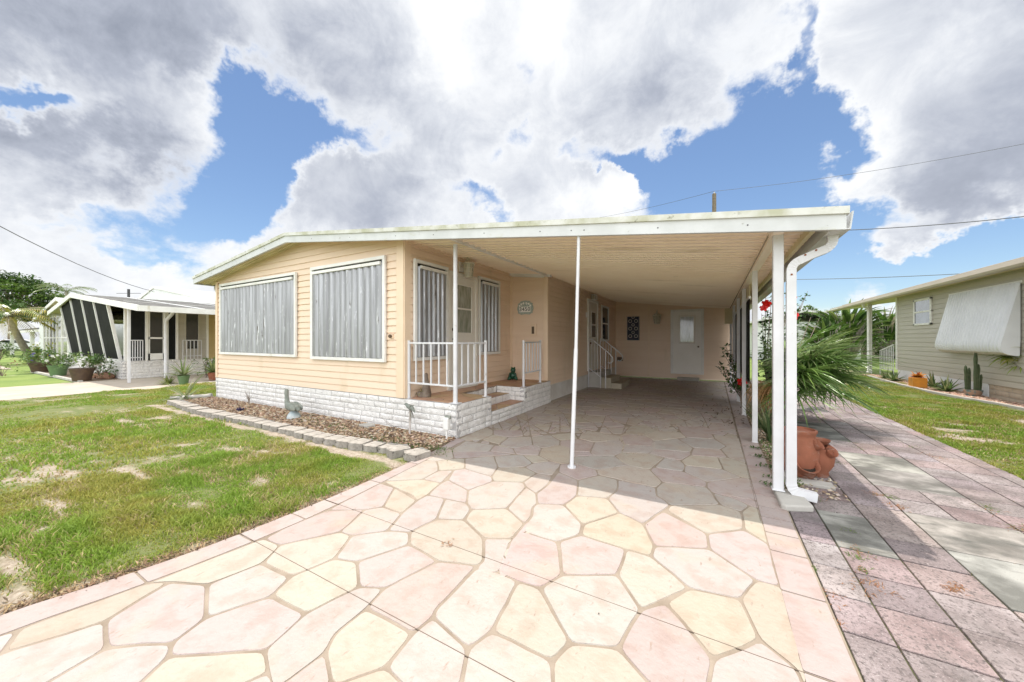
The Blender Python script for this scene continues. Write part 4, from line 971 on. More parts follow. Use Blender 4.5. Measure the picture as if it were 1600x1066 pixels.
b.lathe([(.075,0),(.08,.05),(.065,.13),(.045,.22),(.03,.30),(.02,.36),(0,.37)],c+Vector((.03,.02,0)),9); b.ball(c+Vector((.03,.02,.33)),.03); b.build('stump','bark',t,smooth=50)
b=MB()
for k in range(26): b.strap(c+Vector((-.02,-.02,.06)),rdir(.0,1)*1,U(.10,.17),.014,1.6,4,0,jit((.25,.24,.07),.3))
b.build('leaf','blade',t); MB().lathe([(.045,0),(.06,.03),(.062,.07),(.055,.075)],c+Vector((-.03,-.03,0)),12).build('pot','bark',t,smooth=50)
# splash block
b=MB(); b.prism([(.46,3.90),(.47,3.53),(.50,3.51),(.69,3.60),(.66,3.80),(.63,3.90)],'z',-.01,.042); tag(b.build('splash_block','concrete',None,bev=.012),'pale concrete block under the corner post and downspout','paving block')
# ---------------------------------------------------------------- mulch bed and edging
def poly_sheet(name,pts,z,matn,kind='structure'):
    o=MB().prism(pts,'z',-.08,z).build(name,matn); return tag(o,kind=kind)
edge_pts=[G(u,v) for u,v in [(268,629),(300,641),(340,651),(400,663),(450,675),(500,688),(545,696),(585,702),(612,705)]]
poly_sheet('mulch_bed',[(-10.3,3.86)]+[(x,y+.05) for x,y in edge_pts[:1]]+[(x,y+.05) for x,y in edge_pts[1:]]+[(-3.0,3.05),(-2.955,3.4),(-3.06,3.86)],.012,'mulch_base')
def chips(name,n,fx,z,cols,size,matn,label,cat):
    b=MB()
    for _ in range(n):
        p=fx()
        if p is None: continue
        s=size*U(.5,1.4); M=Matrix.Rotation(U(0,6.3),3,'Z')@Matrix.Rotation(U(-.7,.7),3,'X'); q=Vector((p[0],p[1],z+U(0,.012)))
        vs=[q+M@Vector(v) for v in ((-s,-s*.5,0),(s*.8,-s*.6,.0),(s,s*.45,.0),(-s*.7,s*.55,.0),(0,0,s*.5))]
        b.add(vs,[(0,1,4),(1,2,4),(2,3,4),(3,0,4)],0,jit(random.choice(cols),.25))
    o=b.build(name,matn); return tag(o,label,cat,kind='stuff')
ex=[p[0] for p in edge_pts]; ey=[p[1] for p in edge_pts]
def inbed():
    x=U(-10.2,-3.02); yl=np.interp(x,ex,ey)+.1; y=U(yl,3.82); return (x,y)
chips('mulch_chips',9500,inbed,.012,[(.32,.20,.12),(.20,.12,.07),(.46,.34,.22),(.14,.09,.06),(.38,.27,.18),(.5,.42,.32)],.022,'mulch_chip','brown bark chips and small stones in the bed along the house','mulch')
# low creeping weeds in the bed
b=MB()
for cu,cv,n,r in [(470,655,160,.30),(520,668,100,.22),(600,690,120,.28),(640,700,160,.25),(665,702,120,.2),(560,680,60,.3)]:
    gx,gy=G(cu,cv)
    for _ in range(n*2): 
        p=(gx+random.gauss(0,r),min(3.8,gy+random.gauss(0,.09)),.015); b.leaf(p,rdir(.1,1),(0,0,1),U(.015,.035),.012,0,jit((.09,.16,.03),.3))
tag(b.build('creeping_weeds','leaf'),'low green creeping weeds in the mulch bed','weeds',kind='stuff')
# retaining blocks: trapezoid faced, weathered
def edging_block(seed):
    random.seed(seed); b=MB(); nx,ny,nz=8,6,4; w0,w1,d,h=.115,.085,.10,.10
    grid={}
    for i in range(nx+1):
        for j in range(ny+1):
            for k in range(nz+1):
                if i in(0,nx) or j in (0,ny) or k in (0,nz):
                    u=i/nx*2-1; v=j/ny; ww=w0+(w1-w0)*v; y=(v-.5)*2*d-(.025*(1-u*u) if j==0 else 0)
                    a=.008 if j==0 and 0<k<nz else .0025
                    grid[(i,j,k)]=len(b.v); b.v.append((u*ww+U(-a,a),y+U(-a,a)*1.3,k/nz*h+U(-.002,.002)))
    def q(a): b.f.append([grid[x] for x in a]); b.m.append(0); b.c.append(None)
    for i in range(nx):
        for j in range(ny): q([(i,j,nz),(i+1,j,nz),(i+1,j+1,nz),(i,j+1,nz)]); q([(i,j,0),(i,j+1,0),(i+1,j+1,0),(i+1,j,0)])
        for k in range(nz): q([(i,0,k),(i+1,0,k),(i+1,0,k+1),(i,0,k+1)]); q([(i,ny,k),(i,ny,k+1),(i+1,ny,k+1),(i+1,ny,k)])
    for j in range(ny):
        for k in range(nz): q([(0,j,k),(0,j,k+1),(0,j+1,k+1),(0,j+1,k)]); q([(nx,j,k),(nx,j+1,k),(nx,j+1,k+1),(nx,j,k+1)])
    return b
protos=[]
tot=[0]
for a,b_ in zip(edge_pts,edge_pts[1:]): tot.append(tot[-1]+math.dist(a,b_))
def along(s):
    for k in range(len(tot)-1):
        if s<=tot[k+1] or k==len(tot)-2:
            t_=(s-tot[k])/(tot[k+1]-tot[k]); A,B=edge_pts[k],edge_pts[k+1]
            return (A[0]+(B[0]-A[0])*t_,A[1]+(B[1]-A[1])*t_,math.atan2(B[1]-A[1],B[0]-A[0]))
s=.1; k=0; EL='weathered grey retaining block in the straight row edging the mulch bed'; EG='retaining blocks edging the mulch bed'
meshes=[edging_block(i) for i in range(5)]; mobs=[]
while s<tot[-1]-.02:
    x,y,r=along(s)
    if k<5: o=meshes[k].build('edging_block','edging',smooth=45); mobs.append(o)
    else: o=mobs[k%5].copy(); C.objects.link(o)
    tag(o,EL,'edging block',EG); move(o,(x,y+.05,-.045+U(-.008,.008)),r+U(-.06,.06),U(.95,1.05)); s+=.228; k+=1
for (u,v,rz,lab) in [(621,701,-.55,'skewed grey retaining block, second from the drive end of the row'),(650,707,-.28,'grey retaining block at the drive end of the row, touching the drive')]:
    o=mobs[1].copy(); C.objects.link(o); x,y=G(u,v,.06); tag(o,lab,'edging block',EG); move(o,(x,y+.03,-.045),rz,1.12)
random.seed(11)
# pipe at the far left end of the bed
tag(MB().tube([(-10.25,3.8,.05),(-10.35,3.7,.03),(-10.6,3.4,.02),(-10.7,3.2,.02)],.05,10).build('drain_pipe','concrete',smooth=50),'pale drain pipe curving from the far corner of the block base','pipe')
# small paving stone in the bed
b=MB(); x,y=G(574,668); b.prism([(x-.13,y-.05),(x+.08,y-.08),(x+.12,y+.05),(x-.06,y+.08)],'z',.0,.05); tag(b.build('stepping_stone','concrete',bev=.008),'small pale stone lying in the mulch bed behind the edging blocks','stone')
# pelican statue
def skin(name,verts,edges,rad,parent,matn,lev=2):
    me=bpy.data.meshes.new(name); off=wloc(parent); me.from_pydata([Vector(v)-off for v in verts],edges,[]); me.materials.append(MATS[matn])
    o=bpy.data.objects.new(name,me); C.objects.link(o); o.parent=parent; m=o.modifiers.new('skin','SKIN'); sl=me.skin_vertices[0].data
    for i,r in enumerate(rad): sl[i].radius=(r if isinstance(r,tuple) else (r,r))
    sl[0].use_root=True; s=o.modifiers.new('sub','SUBSURF'); s.levels=lev; s.render_levels=lev
    me2=bpy.data.meshes.new_from_object(o.evaluated_get((bpy.context.view_layer.update(),bpy.context.evaluated_depsgraph_get())[1])); o.modifiers.clear(); o.data=me2
    me2.polygons.foreach_set('use_smooth',[True]*len(me2.polygons)); return o
x,y=-6.26,3.45; t=thing('pelican_statue','grey green pelican statue on a round stone in the mulch bed','statue',(x,y,.01))
P=lambda dx,dy,dz:(x+dx,y+dy,dz)
skin('body',[P(-.02,0,.20),P(-.12,0,.21),P(-.17,0,.26),P(-.185,0,.36),P(-.18,0,.45),P(-.19,0,.50),P(.10,0,.20),P(.20,0,.155)],[(0,1),(1,2),(2,3),(3,4),(4,5),(0,6),(6,7)],[(.085,.08),(.07,.065),.045,.032,.034,.03,(.07,.06),.022],t,'statue_stone')
skin('bill',[P(-.20,0,.50),P(-.215,-.0,.42),P(-.20,0,.33),P(-.175,0,.27)],[(0,1),(1,2),(2,3)],[.022,.024,.02,.008],t,'statue_stone')
b=MB()
for sgn in(-1,1): b.ball(P(.04,sgn*.065,.215),.10,12,8,sc=(1.5,.28,.6),rot=Matrix.Rotation(.25,3,'Y')); b.ball(P(-.195,sgn*.027,.505),.007)
b.build('wing','statue_stone',t,smooth=60); MB().lathe([(.10,-.01),(.11,.03),(.09,.08),(.05,.13),(0,.14)],(x+.03,y,0),14).build('base','statue_blue',t,smooth=50)
# heron statue on a thin leg post
x,y=G(613,689); y=3.66; t=thing('wading_bird_statue','small weathered bird statue on a thin pale stake against the block base','statue',(x,y,.01))
MB().tube([(x,y,-.01),(x+.005,y,.36)],.013,8).build('stake','panel_light',t,smooth=50)
skin('body',[(x,y,.40),(x-.05,y,.42),(x-.075,y,.44),(x-.11,y,.425),(x+.06,y,.385),(x+.10,y,.33)],[(0,1),(1,2),(2,3),(0,4),(4,5)],[.035,.024,.022,.005,.026,.006],t,'statue_stone')
b=MB()
for k in range(7): b.strap((x+.03,y,.36),(U(-1,1)*.6,U(-.4,.4),-.4),U(.10,.22),.012,.9,3,0,jit((.20,.20,.17),.3))
b.build('feather','blade',t)
# white outdoor outlet on a stake
x,y=G(667,700); y=3.72; t=thing('garden_outlet','white covered outlet box on a short stake by the porch base','outlet',(x,y,.0)); b=MB(); b.tube([(x,y,0),(x,y,.16)],.012,8).build('stake','white_trim',t)
MB().box(x-.045,x+.045,y-.035,y+.03,.14,.31).build('cover','white_trim',t,bev=.018); MB().box(x-.03,x+.06,y-.01,y+.03,.29,.335).build('lid','statue_stone',t,bev=.01)
# bare twigs
b=MB(); x,y=G(590,683); y=3.65
for k in range(5): b.tube([(x,y,0),(x+U(-.05,.05),y,.08),(x+U(-.22,.22),y+U(-.05,.05),U(.10,.22))],[.004,.003,.001],5)
tag(b.build('twig','bark'),'bare dark twigs standing against the block base left of the bird statue','twigs')
x,y=-8.3,3.7; b=MB()
for k in range(22): b.tube([(x,y,0),(x+U(-.04,.04),y,.12),(x+U(-.2,.2),y+U(-.06,.06),U(.15,.34))],[.004,.003,.001],5)
tag(b.build('dry_plant','bark'),'small bare dry plant against the block base left of the pelican','dry plant')
x,y=G(437,634); y=3.3; b=MB()
for k in range(30): b.leaf((x+U(-.04,.04),y+U(-.04,.04),.02),rdir(.2,1),(0,0,1),U(.04,.08),.03,0,jit((.06,.05,.12),.3))
tag(b.build('purple_plant','leaf'),'tiny dark purple plant left of the pelican statue','plant')

# ---------------------------------------------------------------- strappy / leafy plant builders
def strap_plant(name,label,loc,n,Ln,W,cols,droop=.8,zlo=.15,pot=None,matn='blade',cat='plant',group=None,seg=5):
    t=thing(name,label,cat,loc,group); c=Vector(loc); b=MB(); z=0
    if pot:
        r,h,mt=pot; MB().lathe([(r*.72,0),(r*.85,h*.5),(r,h*.93),(r*1.06,h*.93),(r*1.06,h),(r*.93,h),(r*.9,h*.9),(0,h*.88)],c,18).build('pot',mt,t,smooth=40); z=h*.88
    for _ in range(n): b.strap(c+Vector((U(-.03,.03),U(-.03,.03),z)),rdir(zlo,1),Ln*U(.6,1.15),W*U(.8,1.2),droop*U(.6,1.4),seg,0,jit(random.choice(cols),.2))
    b.build('leaf',matn,t); return t
def bush(name,label,loc,rad,n,Lf,Wf,cols,stems=6,hgt=None,flowers=None,pot=None,cat='shrub',group=None,clump=12,matn='leaf',low=.25):
    """leafy bush: stems, leaves gathered in clumps along twigs"""
    t=thing(name,label,cat,loc,group); c=Vector(loc); z=0
    if pot:
        r,h,mt=pot; MB().lathe([(r*.72,0),(r*.85,h*.5),(r,h*.93),(r*1.07,h*.93),(r*1.07,h),(r*.93,h),(r*.9,h*.9),(0,h*.88)],c,20).build('pot',mt,t,smooth=40); z=h*.88
    H=hgt or rad[2]*2; st=MB(); lf=MB(); tips=[]
    for s_ in range(stems):
        d=rdir(.3,1); e=c+Vector((d.x*rad[0]*.8,d.y*rad[1]*.8,z+H*(.35+.6*d.z))); m_=c.lerp(e,.5)+Vector((U(-.1,.1)*rad[0],U(-.1,.1)*rad[1],H*.08)); st.tube([c+Vector((0,0,z)),m_,e],[.012*H+.004,.008*H+.003,.003],6); tips.append((m_,e))
    st.build('stem','bark',t)
    for k in range(n//clump):
        if random.random()<.5: a,e=random.choice(tips); q=a.lerp(e,U(.3,1.1))+Vector((random.gauss(0,.12)*rad[0],random.gauss(0,.12)*rad[1],random.gauss(0,.08)*H))
        else:
            d=rdir(-.8,1)*U(.6,1.0)**.5; q=c+Vector((d.x*rad[0],d.y*rad[1],z+H*(.5+.5*d.z)))
        q.z=max(q.z,c.z+z+H*low*.3); cc=random.choice(cols)
        for j in range(clump):
            dd=rdir(-.4,1); lf.leaf(q+Vector((U(-1,1),U(-1,1),U(-1,1)))*Lf*.9,dd,(0,0,1),Lf*U(.6,1.2),Wf*U(.7,1.2),0,jit(cc,.2))
    lf.build('foliage',matn,t)
    if flowers:
        nf,fr,fm=flowers; 
        for k in range(nf):
            fb=MB(); a,e=random.choice(tips); q=a.lerp(e,U(.5,1.15))+rdir()*rad[0]*.15; flower(fb,q,fr); fb.build('flower',fm,t)
    return t
def flower(b,q,r,d=None,n=5):
    d=Vector(d) if d is not None else (Vector((0,0,CAMH))-q).normalized()+rdir()*.5
    d.normalize(); u=d.orthogonal().normalized(); v=d.cross(u)
    for k in range(n):
        a=2*PI*k/n; e=(u*math.cos(a)+v*math.sin(a)); s=(-u*math.sin(a)+v*math.cos(a))
        b.add([q,q+e*r*.5+s*r*.45+d*r*.25,q+e*r+s*r*.3+d*r*.15,q+e*r-s*r*.3+d*r*.2,q+e*r*.5-s*r*.45+d*r*.25,q+e*r*.55+d*r*.18],[(0,1,5),(1,2,5),(2,3,5),(3,4,5),(4,0,5)],0)
    b.tube([q,q+d*r*.9],r*.05,5)
# bed strip on the right of the carport
poly_sheet('planting_strip',[(.515,3.95),(.722,3.95),(.722,6.2),(1.0,6.8),(1.05,13.3),(.515,13.3)],.0,'mulch_base')
chips('gravel_chips',2600,lambda:(U(.53,.72) if random.random()<.6 else U(.53,1.0),U(3.95,9)) ,.002,[(.42,.33,.22),(.30,.22,.15),(.52,.46,.36),(.2,.15,.1)],.016,'mulch_chip','pale pebbles and bark in the strip beside the carport edge','gravel')
b=MB()
for _ in range(420):
    p=(U(.53,.72),U(4.0,5.9),.01); b.leaf(p,rdir(.1,1),(0,0,1),U(.015,.05),.014,0,jit((.12,.20,.04),.3))
for cx_,cy_ in ((.50,4.25),(.47,4.95),(.52,4.05),(.50,4.6),(.45,5.3),(.44,4.02)):
    for _ in range(26): b.leaf((cx_+random.gauss(0,.035),cy_+random.gauss(0,.03),.012),rdir(.1,.9),(0,0,1),U(.02,.045),.018,0,jit((.07,.14,.03),.3))
tag(b.build('strip_weeds','leaf'),'small green weeds creeping over the carport edge','weeds',kind='stuff')
# fan palm
def frond(b,pb,base,d,pet,fan,nl=26,col=(.12,.19,.05),spread=150,dr=.9):
    base=Vector(base); d=Vector(d).normalized(); side=d.cross(Vector((0,0,1))); side=side.normalized() if side.length>.1 else Vector((1,0,0))
    pts=[base]; q=base.copy(); dd=d.copy()
    for i in range(4): q=q+dd*pet/4; dd=(dd+Vector((0,0,-.10))).normalized(); pts.append(q.copy())
    pb.tube(pts,[.012,.011,.009,.008,.007],6)
    side=dd.cross(Vector((0,0,1))); side=side.normalized() if side.length>.1 else side
    rl=U(-.6,.6); nn=side.cross(dd).normalized(); s2=(side*math.cos(rl)+nn*math.sin(rl))
    for k in range(nl):
        a=R((k/(nl-1)-.5)*spread*2*.5*2/2*1.6); e=(dd*math.cos(a)+s2*math.sin(a)).normalized()
        b.strap(q,e+rdir()*.05,fan*(1-.28*abs(a)/2.2)*U(.85,1.08),.026,dr*U(.6,1.3),5,0,jit(col,.22),.35)
t=thing('fan_palm','big bushy green fan palm with drooping fingers beside the carport post','palm',(.98,7.3,0)); c=Vector((.98,7.3,0))
fb=MB(); pb=MB(); 
for k in range(54):
    az_=U(0,2*PI) if k%3==0 else U(-.9,1.1); zz_=U(.05,1.25); d=Vector((math.cos(az_),math.sin(az_)*.9,zz_*1.3+.12)); 
    if d.x<-.05: d=Vector((abs(d.x)*.3,math.copysign(1,d.y)*1.0,d.z))
    cc=random.choice([(.14,.25,.06),(.19,.31,.08),(.09,.17,.04),(.27,.35,.14)])
    frond(fb,pb,c+Vector((U(-.08,.08),U(-.1,.1),U(.45,.75))),d,U(.38,.72),U(.58,.88),26,cc,150,.72)
fb.build('fronds','leaf_gloss',t); pb.build('leaf_stalks','leaf_gloss' if 0 else 'cactus',t)
MB().tube([c+Vector((0,0,-.02)),c+Vector((.03,.0,.35)),c+Vector((.0,.02,.8))],[.13,.12,.08],12).build('trunk','bark',t,smooth=50)
fb=MB(); pb=MB()
for k in range(7): frond(fb,pb,c+Vector((-.15,-.2,.75)),(U(-.5,.1),U(-1,.1),U(-.5,.0)),U(.15,.3),U(.40,.55),16,(.42,.25,.10),130,2.2)
fb.build('dry_fronds','dry_leaf',t); pb.build('dry_stalks','dry_leaf',t)
# striped strappy plants in the strip
strap_plant('striped_plant','upright clump of striped green strap leaves at the foot of the fan palm','',n=0,Ln=0,W=0,cols=[]) if 0 else None
strap_plant('snake_plant','upright clump of striped green strap leaves at the foot of the fan palm',(.66,5.75,0),34,.52,.035,[(.13,.18,.07),(.25,.27,.12),(.08,.13,.05)],.25,.75)
strap_plant('snake_plant','smaller clump of green strap leaves behind the second carport post',(.62,6.5,0),26,.5,.03,[(.12,.16,.06),(.20,.21,.10)],.3,.7)
# hibiscus shrubs (tall stems, red flowers)
def hibiscus(label,loc,stems,flw,seed,name='hibiscus'):
    random.seed(seed); t=thing(name,label,'shrub',loc); c=Vector(loc); st=MB(); lf=MB()
    for e in stems:
        e=Vector(e); m_=c.lerp(e,.5)+Vector((U(-.1,.1),U(-.1,.1),.1)); st.tube([c,m_,e],[.016,.010,.003],6)
        for k in range(26):
            q=m_.lerp(e,U(-.5,1.0))+Vector((random.gauss(0,.05),random.gauss(0,.05),random.gauss(0,.05)))
            for j in range(3): lf.leaf(q,rdir(-.3,1),(0,0,1),U(.05,.095),U(.035,.055),0,jit(random.choice([(.05,.12,.025),(.09,.17,.04),(.035,.09,.02)]),.2))
    st.build('stem','bark',t); lf.build('foliage','leaf_gloss',t)
    for q,r in flw: fb=MB(); flower(fb,Vector(q),r); fb.build('flower','petal_red',t)
    random.seed(seed+1)
F=lambda u,v,d: tuple(at(u,v,d))
hibiscus('tall hibiscus with red flowers rising behind the fan palm',(.95,8.2,0),[F(1207,452,7.4),F(1196,462,7.6),F(1262,455,7.2),F(1258,462,7.5),F(1240,452,7.6),F(1272,482,7.4),F(1283,492,7.9),F(1212,478,7.2),F(1190,490,7.4),F(1230,475,7.2),F(1250,478,7.4),F(1202,500,7.6),F(1196,520,7.3),F(1245,500,7.6),F(1215,460,7.9),F(1225,490,7.8)],[(F(1198,474,7.0),.085),(F(1193,482,7.0),.07),(F(1236,466,6.9),.09),(F(1239,493,6.9),.095)],21)
hibiscus('dark leaved hibiscus branch with a red flower leaning into the carport',(.60,8.6,0),[F(1128,548,8.9),F(1133,540,8.8),F(1122,568,8.9),F(1138,560,8.6),F(1140,588,8.4),F(1146,575,8.2),F(1150,592,8.0),F(1130,578,8.6),F(1156,600,7.9)],[(F(1160,597,7.5),.10)],33)
# terracotta jars
def jar(t,c,prof,pockets,name='jar'):
    b=MB(); b.lathe(prof,c,28)
    b.build(name,'terracotta',t,smooth=50); MB().lathe([(0,prof[-1][1]-.02),(prof[-1][0]*.95,prof[-1][1]-.015)],c,20).build('soil','potting_soil',t)
    for (az_,z,r,up) in pockets:
        pr=np.interp(z,[p[1] for p in prof],[p[0] for p in prof]); d=Vector((math.cos(az_),math.sin(az_),0)); q=Vector(c)+d*pr*.86+Vector((0,0,z))
        ax=(d*.75+Vector((0,0,1))*up).normalized(); u=ax.orthogonal().normalized(); v=ax.cross(u); cup=MB(); ring=[]
        n=18; pro=[(0,-.10*r/.06*.8),(r*.55,-.075*r/.06*.8),(r*.95,-.02),(r*1.0,.02),(r*1.12,.035),(r*1.1,.045),(r*.88,.035),(r*.8,-.01),(r*.4,-.045*r/.06),(0,-.055*r/.06)]
        vs=[]
        for rr,zz_ in pro:
            for k in range(n): a=2*PI*k/n; vs.append(q+ax*zz_+(u*math.cos(a)+v*math.sin(a))*max(rr,1e-4))
        cup.add(vs,[(i*n+k,i*n+(k+1)%n,(i+1)*n+(k+1)%n,(i+1)*n+k) for i in range(len(pro)-1) for k in range(n)])
        po=cup.build('pocket','terracotta',t,smooth=60); so=MB(); so.add([q+ax*-.004+(u*math.cos(2*PI*k/n)+v*math.sin(2*PI*k/n))*r*.82 for k in range(n)],[tuple(range(n))]); so.build('soil','potting_soil',po)
c=Vector((*G(1256,742),-.01)); c=Vector((.75,4.50,-.01)); t=thing('strawberry_jar','large terracotta strawberry jar with open pockets beside the corner post','planter',tuple(c))
toc=math.atan2(-c.y,-c.x)
jar(t,c,[(.10,0),(.12,.03),(.145,.14),(.15,.24),(.14,.34),(.122,.40),(.125,.43),(.138,.45),(.138,.47),(.118,.475),(.112,.455)],[(toc+.42,.135,.088,.95),(toc+1.25,.33,.05,.7),(toc+2.4,.2,.06,.5),(toc-1.6,.22,.06,.5)])
c=Vector((.915,4.62,-.01)); t=thing('strawberry_jar','small terracotta strawberry jar with a wide mouth, right of the large jar','planter',tuple(c))
jar(t,c,[(.075,0),(.085,.02),(.08,.05),(.12,.12),(.13,.20),(.115,.255),(.125,.28),(.125,.29),(.105,.29),(.10,.27)],[(toc+.9,.25,.05,.7),(toc+2.2,.24,.05,.7),(toc-1.2,.2,.05,.6)])
t=MB(); pq=Vector((.93,4.66,.275)); t.lathe([(.03,.03),(.065,.045),(.085,.07),(.092,.07),(.07,.035),(.04,.015)],pq,20); tag(t.build('terracotta_saucer','terracotta',smooth=60),'chipped terracotta saucer resting on the small jar','saucer')
MBs=MB().box(.69,.96,4.22,4.36,-.012,.018); tag(MBs.build('stone_slab','concrete',bev=.006),'thin grey stone slab in front of the terracotta jars','paving block')
MBs=MB().box(.55,.66,4.22,4.40,-.005,.06); tag(MBs.build('corner_stone','edging',bev=.012),'grey stone in the strip behind the corner post','stone')
# weeds and dry debris in walkway joints
b=MB()
for (u,v,n,r,dry) in [(1293,965,60,.035,1),(1330,828,30,.02,0),(1337,868,30,.02,0),(1350,888,30,.02,.3),(1395,776,60,.03,0),(1350,905,22,.03,1),(1345,920,20,.03,1),(1300,925,22,.03,1),(1380,918,16,.03,1),(1500,915,24,.015,1),(1486,918,30,.02,1),(1400,790,60,.03,1),(1365,770,50,.03,.8),(1266,775,80,.05,.6),(1330,690,40,.05,.3),(1425,697,40,.05,.2),(1455,712,50,.06,.8),(1548,795,50,.04,.4),(1600,825,60,.05,.5),(1540,790,30,.03,0),(1345,700,30,.05,.1),(1270,888,24,.015,0),(1345,858,40,.04,.6),(1280,930,40,.05,1),(1308,722,30,.02,0),(1310,560,10,.02,0)]:
    gx,gy=G(u,v)
    for _ in range(n):
        cl=(.34,.17,.08) if random.random()<dry else (.14,.20,.05)
        b.strap((gx+random.gauss(0,r),gy+random.gauss(0,r),-.012),rdir(.05,.7),U(.015,.05),U(.003,.007),1.5,2,0,jit(cl,.3))
for _ in range(1500):
    gx=random.choice(XS[1:])+random.gauss(0,.006); gy=U(1.8,12)
    if vnoise(np.array(gx*3),np.array(gy*2.2))>.55: b.strap((gx,gy,-.015),rdir(.1,.9),U(.006,.022),.004,1,2,0,jit((.16,.17,.06) if random.random()<.5 else (.28,.18,.10),.3))
tag(b.build('joint_weeds','blade'),'tufts of weeds and dry debris in the joints of the paver walk','weeds',kind='stuff')
# fallen leaves on the carport floor
b=MB()
for _ in range(150):
    x=U(-2.6,.3); y=U(6.0,12.8); 
    b.leaf((x,y,.008),(U(-1,1),U(-1,1),.1),(0,0,1),U(.02,.06),U(.008,.02),0,jit((.05,.03,.02),.4))
for _ in range(60): b.leaf((U(-.2,.5),U(6.6,8.4),.008),(U(-1,1),U(-1,1),.15),(0,0,1),U(.03,.09),U(.015,.03),0,jit((.07,.04,.02),.4))
for (u,v) in ((727,698),(738,688),(1105,692),(1011,821),(800,843),(935,960)): gx,gy=G(u,v); b.leaf((gx,gy,.008),(U(-1,1),U(-1,1),.1),(0,0,1),.012,.008,0,(.02,.015,.01))
gx,gy=G(700,852)
for _ in range(16): b.leaf((gx+random.gauss(0,.035),gy+random.gauss(0,.018),.008),(U(-1,1),U(-1,1),.1),(0,0,1),.03,.005,0,jit((.30,.16,.08),.3))
tag(b.build('fallen_leaves','dry_leaf'),'dark fallen leaves scattered over the carport floor','leaves',kind='stuff')
# debris strip on the left edge of the drive
b=MB()
for _ in range(2600):
    y=random.triangular(-.6,3.0,.3); x=float(xlf(y))-abs(random.gauss(0,.07))+.012
    b.leaf((x,y,-.015),(U(-1,1),U(-1,1),.25),(0,0,1),U(.02,.06),U(.004,.012),0,jit(random.choice([(.22,.14,.08),(.36,.26,.15),(.12,.08,.05)]),.3))
tag(b.build('leaf_litter','dry_leaf'),'dry brown litter between the lawn and the left edge of the drive','litter',kind='stuff')
# yucca-like plant at the far end of the bed
strap_plant('spiky_plant','spiky green strap leaf plant at the far end of the mulch bed',(*G(290,622),-.02),26,.80,.045,[(.15,.22,.07),(.22,.27,.12),(.30,.31,.2)],.7,.15,seg=6)
# long flat drive edge weeds done
# ---------------------------------------------------------------- measuring on planes
def YX(u,X): r=ray(u,531); return r[1]*X/r[0]
def XY(u,Y): r=ray(u,531); return r[0]*Y/r[1]
def ZX(u,v,X): r=ray(u,v); return CAMH+r[2]*X/r[0]
def ZY(u,v,Y): r=ray(u,v); return CAMH+r[2]*Y/r[1]
def gable_roof(par,xl,xr_,xe,zl,zr,ze,y0,y1,matn='shingle',fas='white_trim',fh=.16,name='roof'):
    """ridge along y; xl left eave, xr_ ridge, xe right eave"""
    b=MB()
    for (xa,za,xb,zb) in ((xl,zl,xr_,zr),(xr_,zr,xe,ze)): b.prism([(xa,za-.05),(xb,zb-.05),(xb,zb),(xa,za)],'y',y0,y1)
    rf=b.build(name,matn,par); f=MB()
    for (xa,za,xb,zb) in ((xl,zl,xr_,zr),(xr_,zr,xe,ze)): f.prism([(xa,za-fh),(xb,zb-fh),(xb,zb+.02),(xa,za+.02)],'y',y0-.04,y0-.001)
    f.box(xe,xe+.04,y0,y1,ze-fh,ze+.01).box(xl-.04,xl,y0,y1,zl-fh,zl+.01); f.build('fascia',fas,rf)
    s=MB()
    for (xa,za,xb,zb) in ((xl,zl,xr_,zr),(xr_,zr,xe,ze)): s.prism([(xa,za-.06),(xb,zb-.06),(xb,zb-.052),(xa,za-.052)],'y',y0,y1)
    s.build('soffit','soffit',rf); return rf
# ================= left neighbour: slanted screen room
nb=thing('screened_house','low house with a slanted dark screened front, grey shingle roof and white stone base','house',(-20,4.07,0))
XR,XE,XL=-22.4,-14.75,-26.4; XW=-17.8
zr_=lambda x: 3.20-(x-XR)*(3.20-2.36)/(XE-XR) if x>XR else 3.20-(XR-x)*(3.20-2.62)/(XR-XL)
gable_roof(nb,XL,XR,XE,2.62,3.20,2.36,3.72,16)
b=MB(); 
for y in (5.2,7.4,9.6): b.prism([(XR,3.205),(XE,2.365),(XE,2.38),(XR,3.22)],'y',y,y+.09)
b.build('roof_seam','white_wall',nb)
mb=blocks('s',[((-25.4,4.07),(XW,4.07),-.05,.60,(0,-1)),((XW,4.07),(XW,9.5),-.05,.60,(1,0))],nb,bh=.11,L0=.42,amp=.02); mb.build('stone_base',['skirt_block','mortar'],nb,smooth=35)
MB().box(-25.3,-17.9,4.15,15.5,0,.58).build('floor_slab','concrete',nb)
def slant(par,xa,xb,yt,yb,zb,zf,n,name='screen',xt_=None):
    xs=[xa+(xb-xa)*i/n for i in range(n+1)]
    for i in range(n):
        x0,x1=xs[i]+.03,xs[i+1]-.03
        s=MB().add([(x0,yb,zb),(x1,yb,zb),(x1,yt,zf(x1)),(x0,yt,zf(x0)),(x0,yb+.02,zb),(x1,yb+.02,zb),(x1,yt+.02,zf(x1)),(x0,yt+.02,zf(x0))],[(0,1,2,3),(7,6,5,4),(0,4,5,1),(1,5,6,2),(2,6,7,3),(3,7,4,0)]).build(name,'screen_mesh',par)
    for x in xs:
        f=MB(); f.obox(((x,(yb+yt)/2,(zb+zf(x))/2)),(.07,0,0),Vector((0,.08,.02)),Vector((0,yt-yb,zf(x)-zb))); f.build('mullion','white_trim',par)
slant(nb,-24.6,-18.15,3.80,4.12,.60,lambda x:zr_(x)-.10,4)
MB().box(-24.6,-18.1,4.08,4.16,.58,.66).build('sill','white_trim',nb)
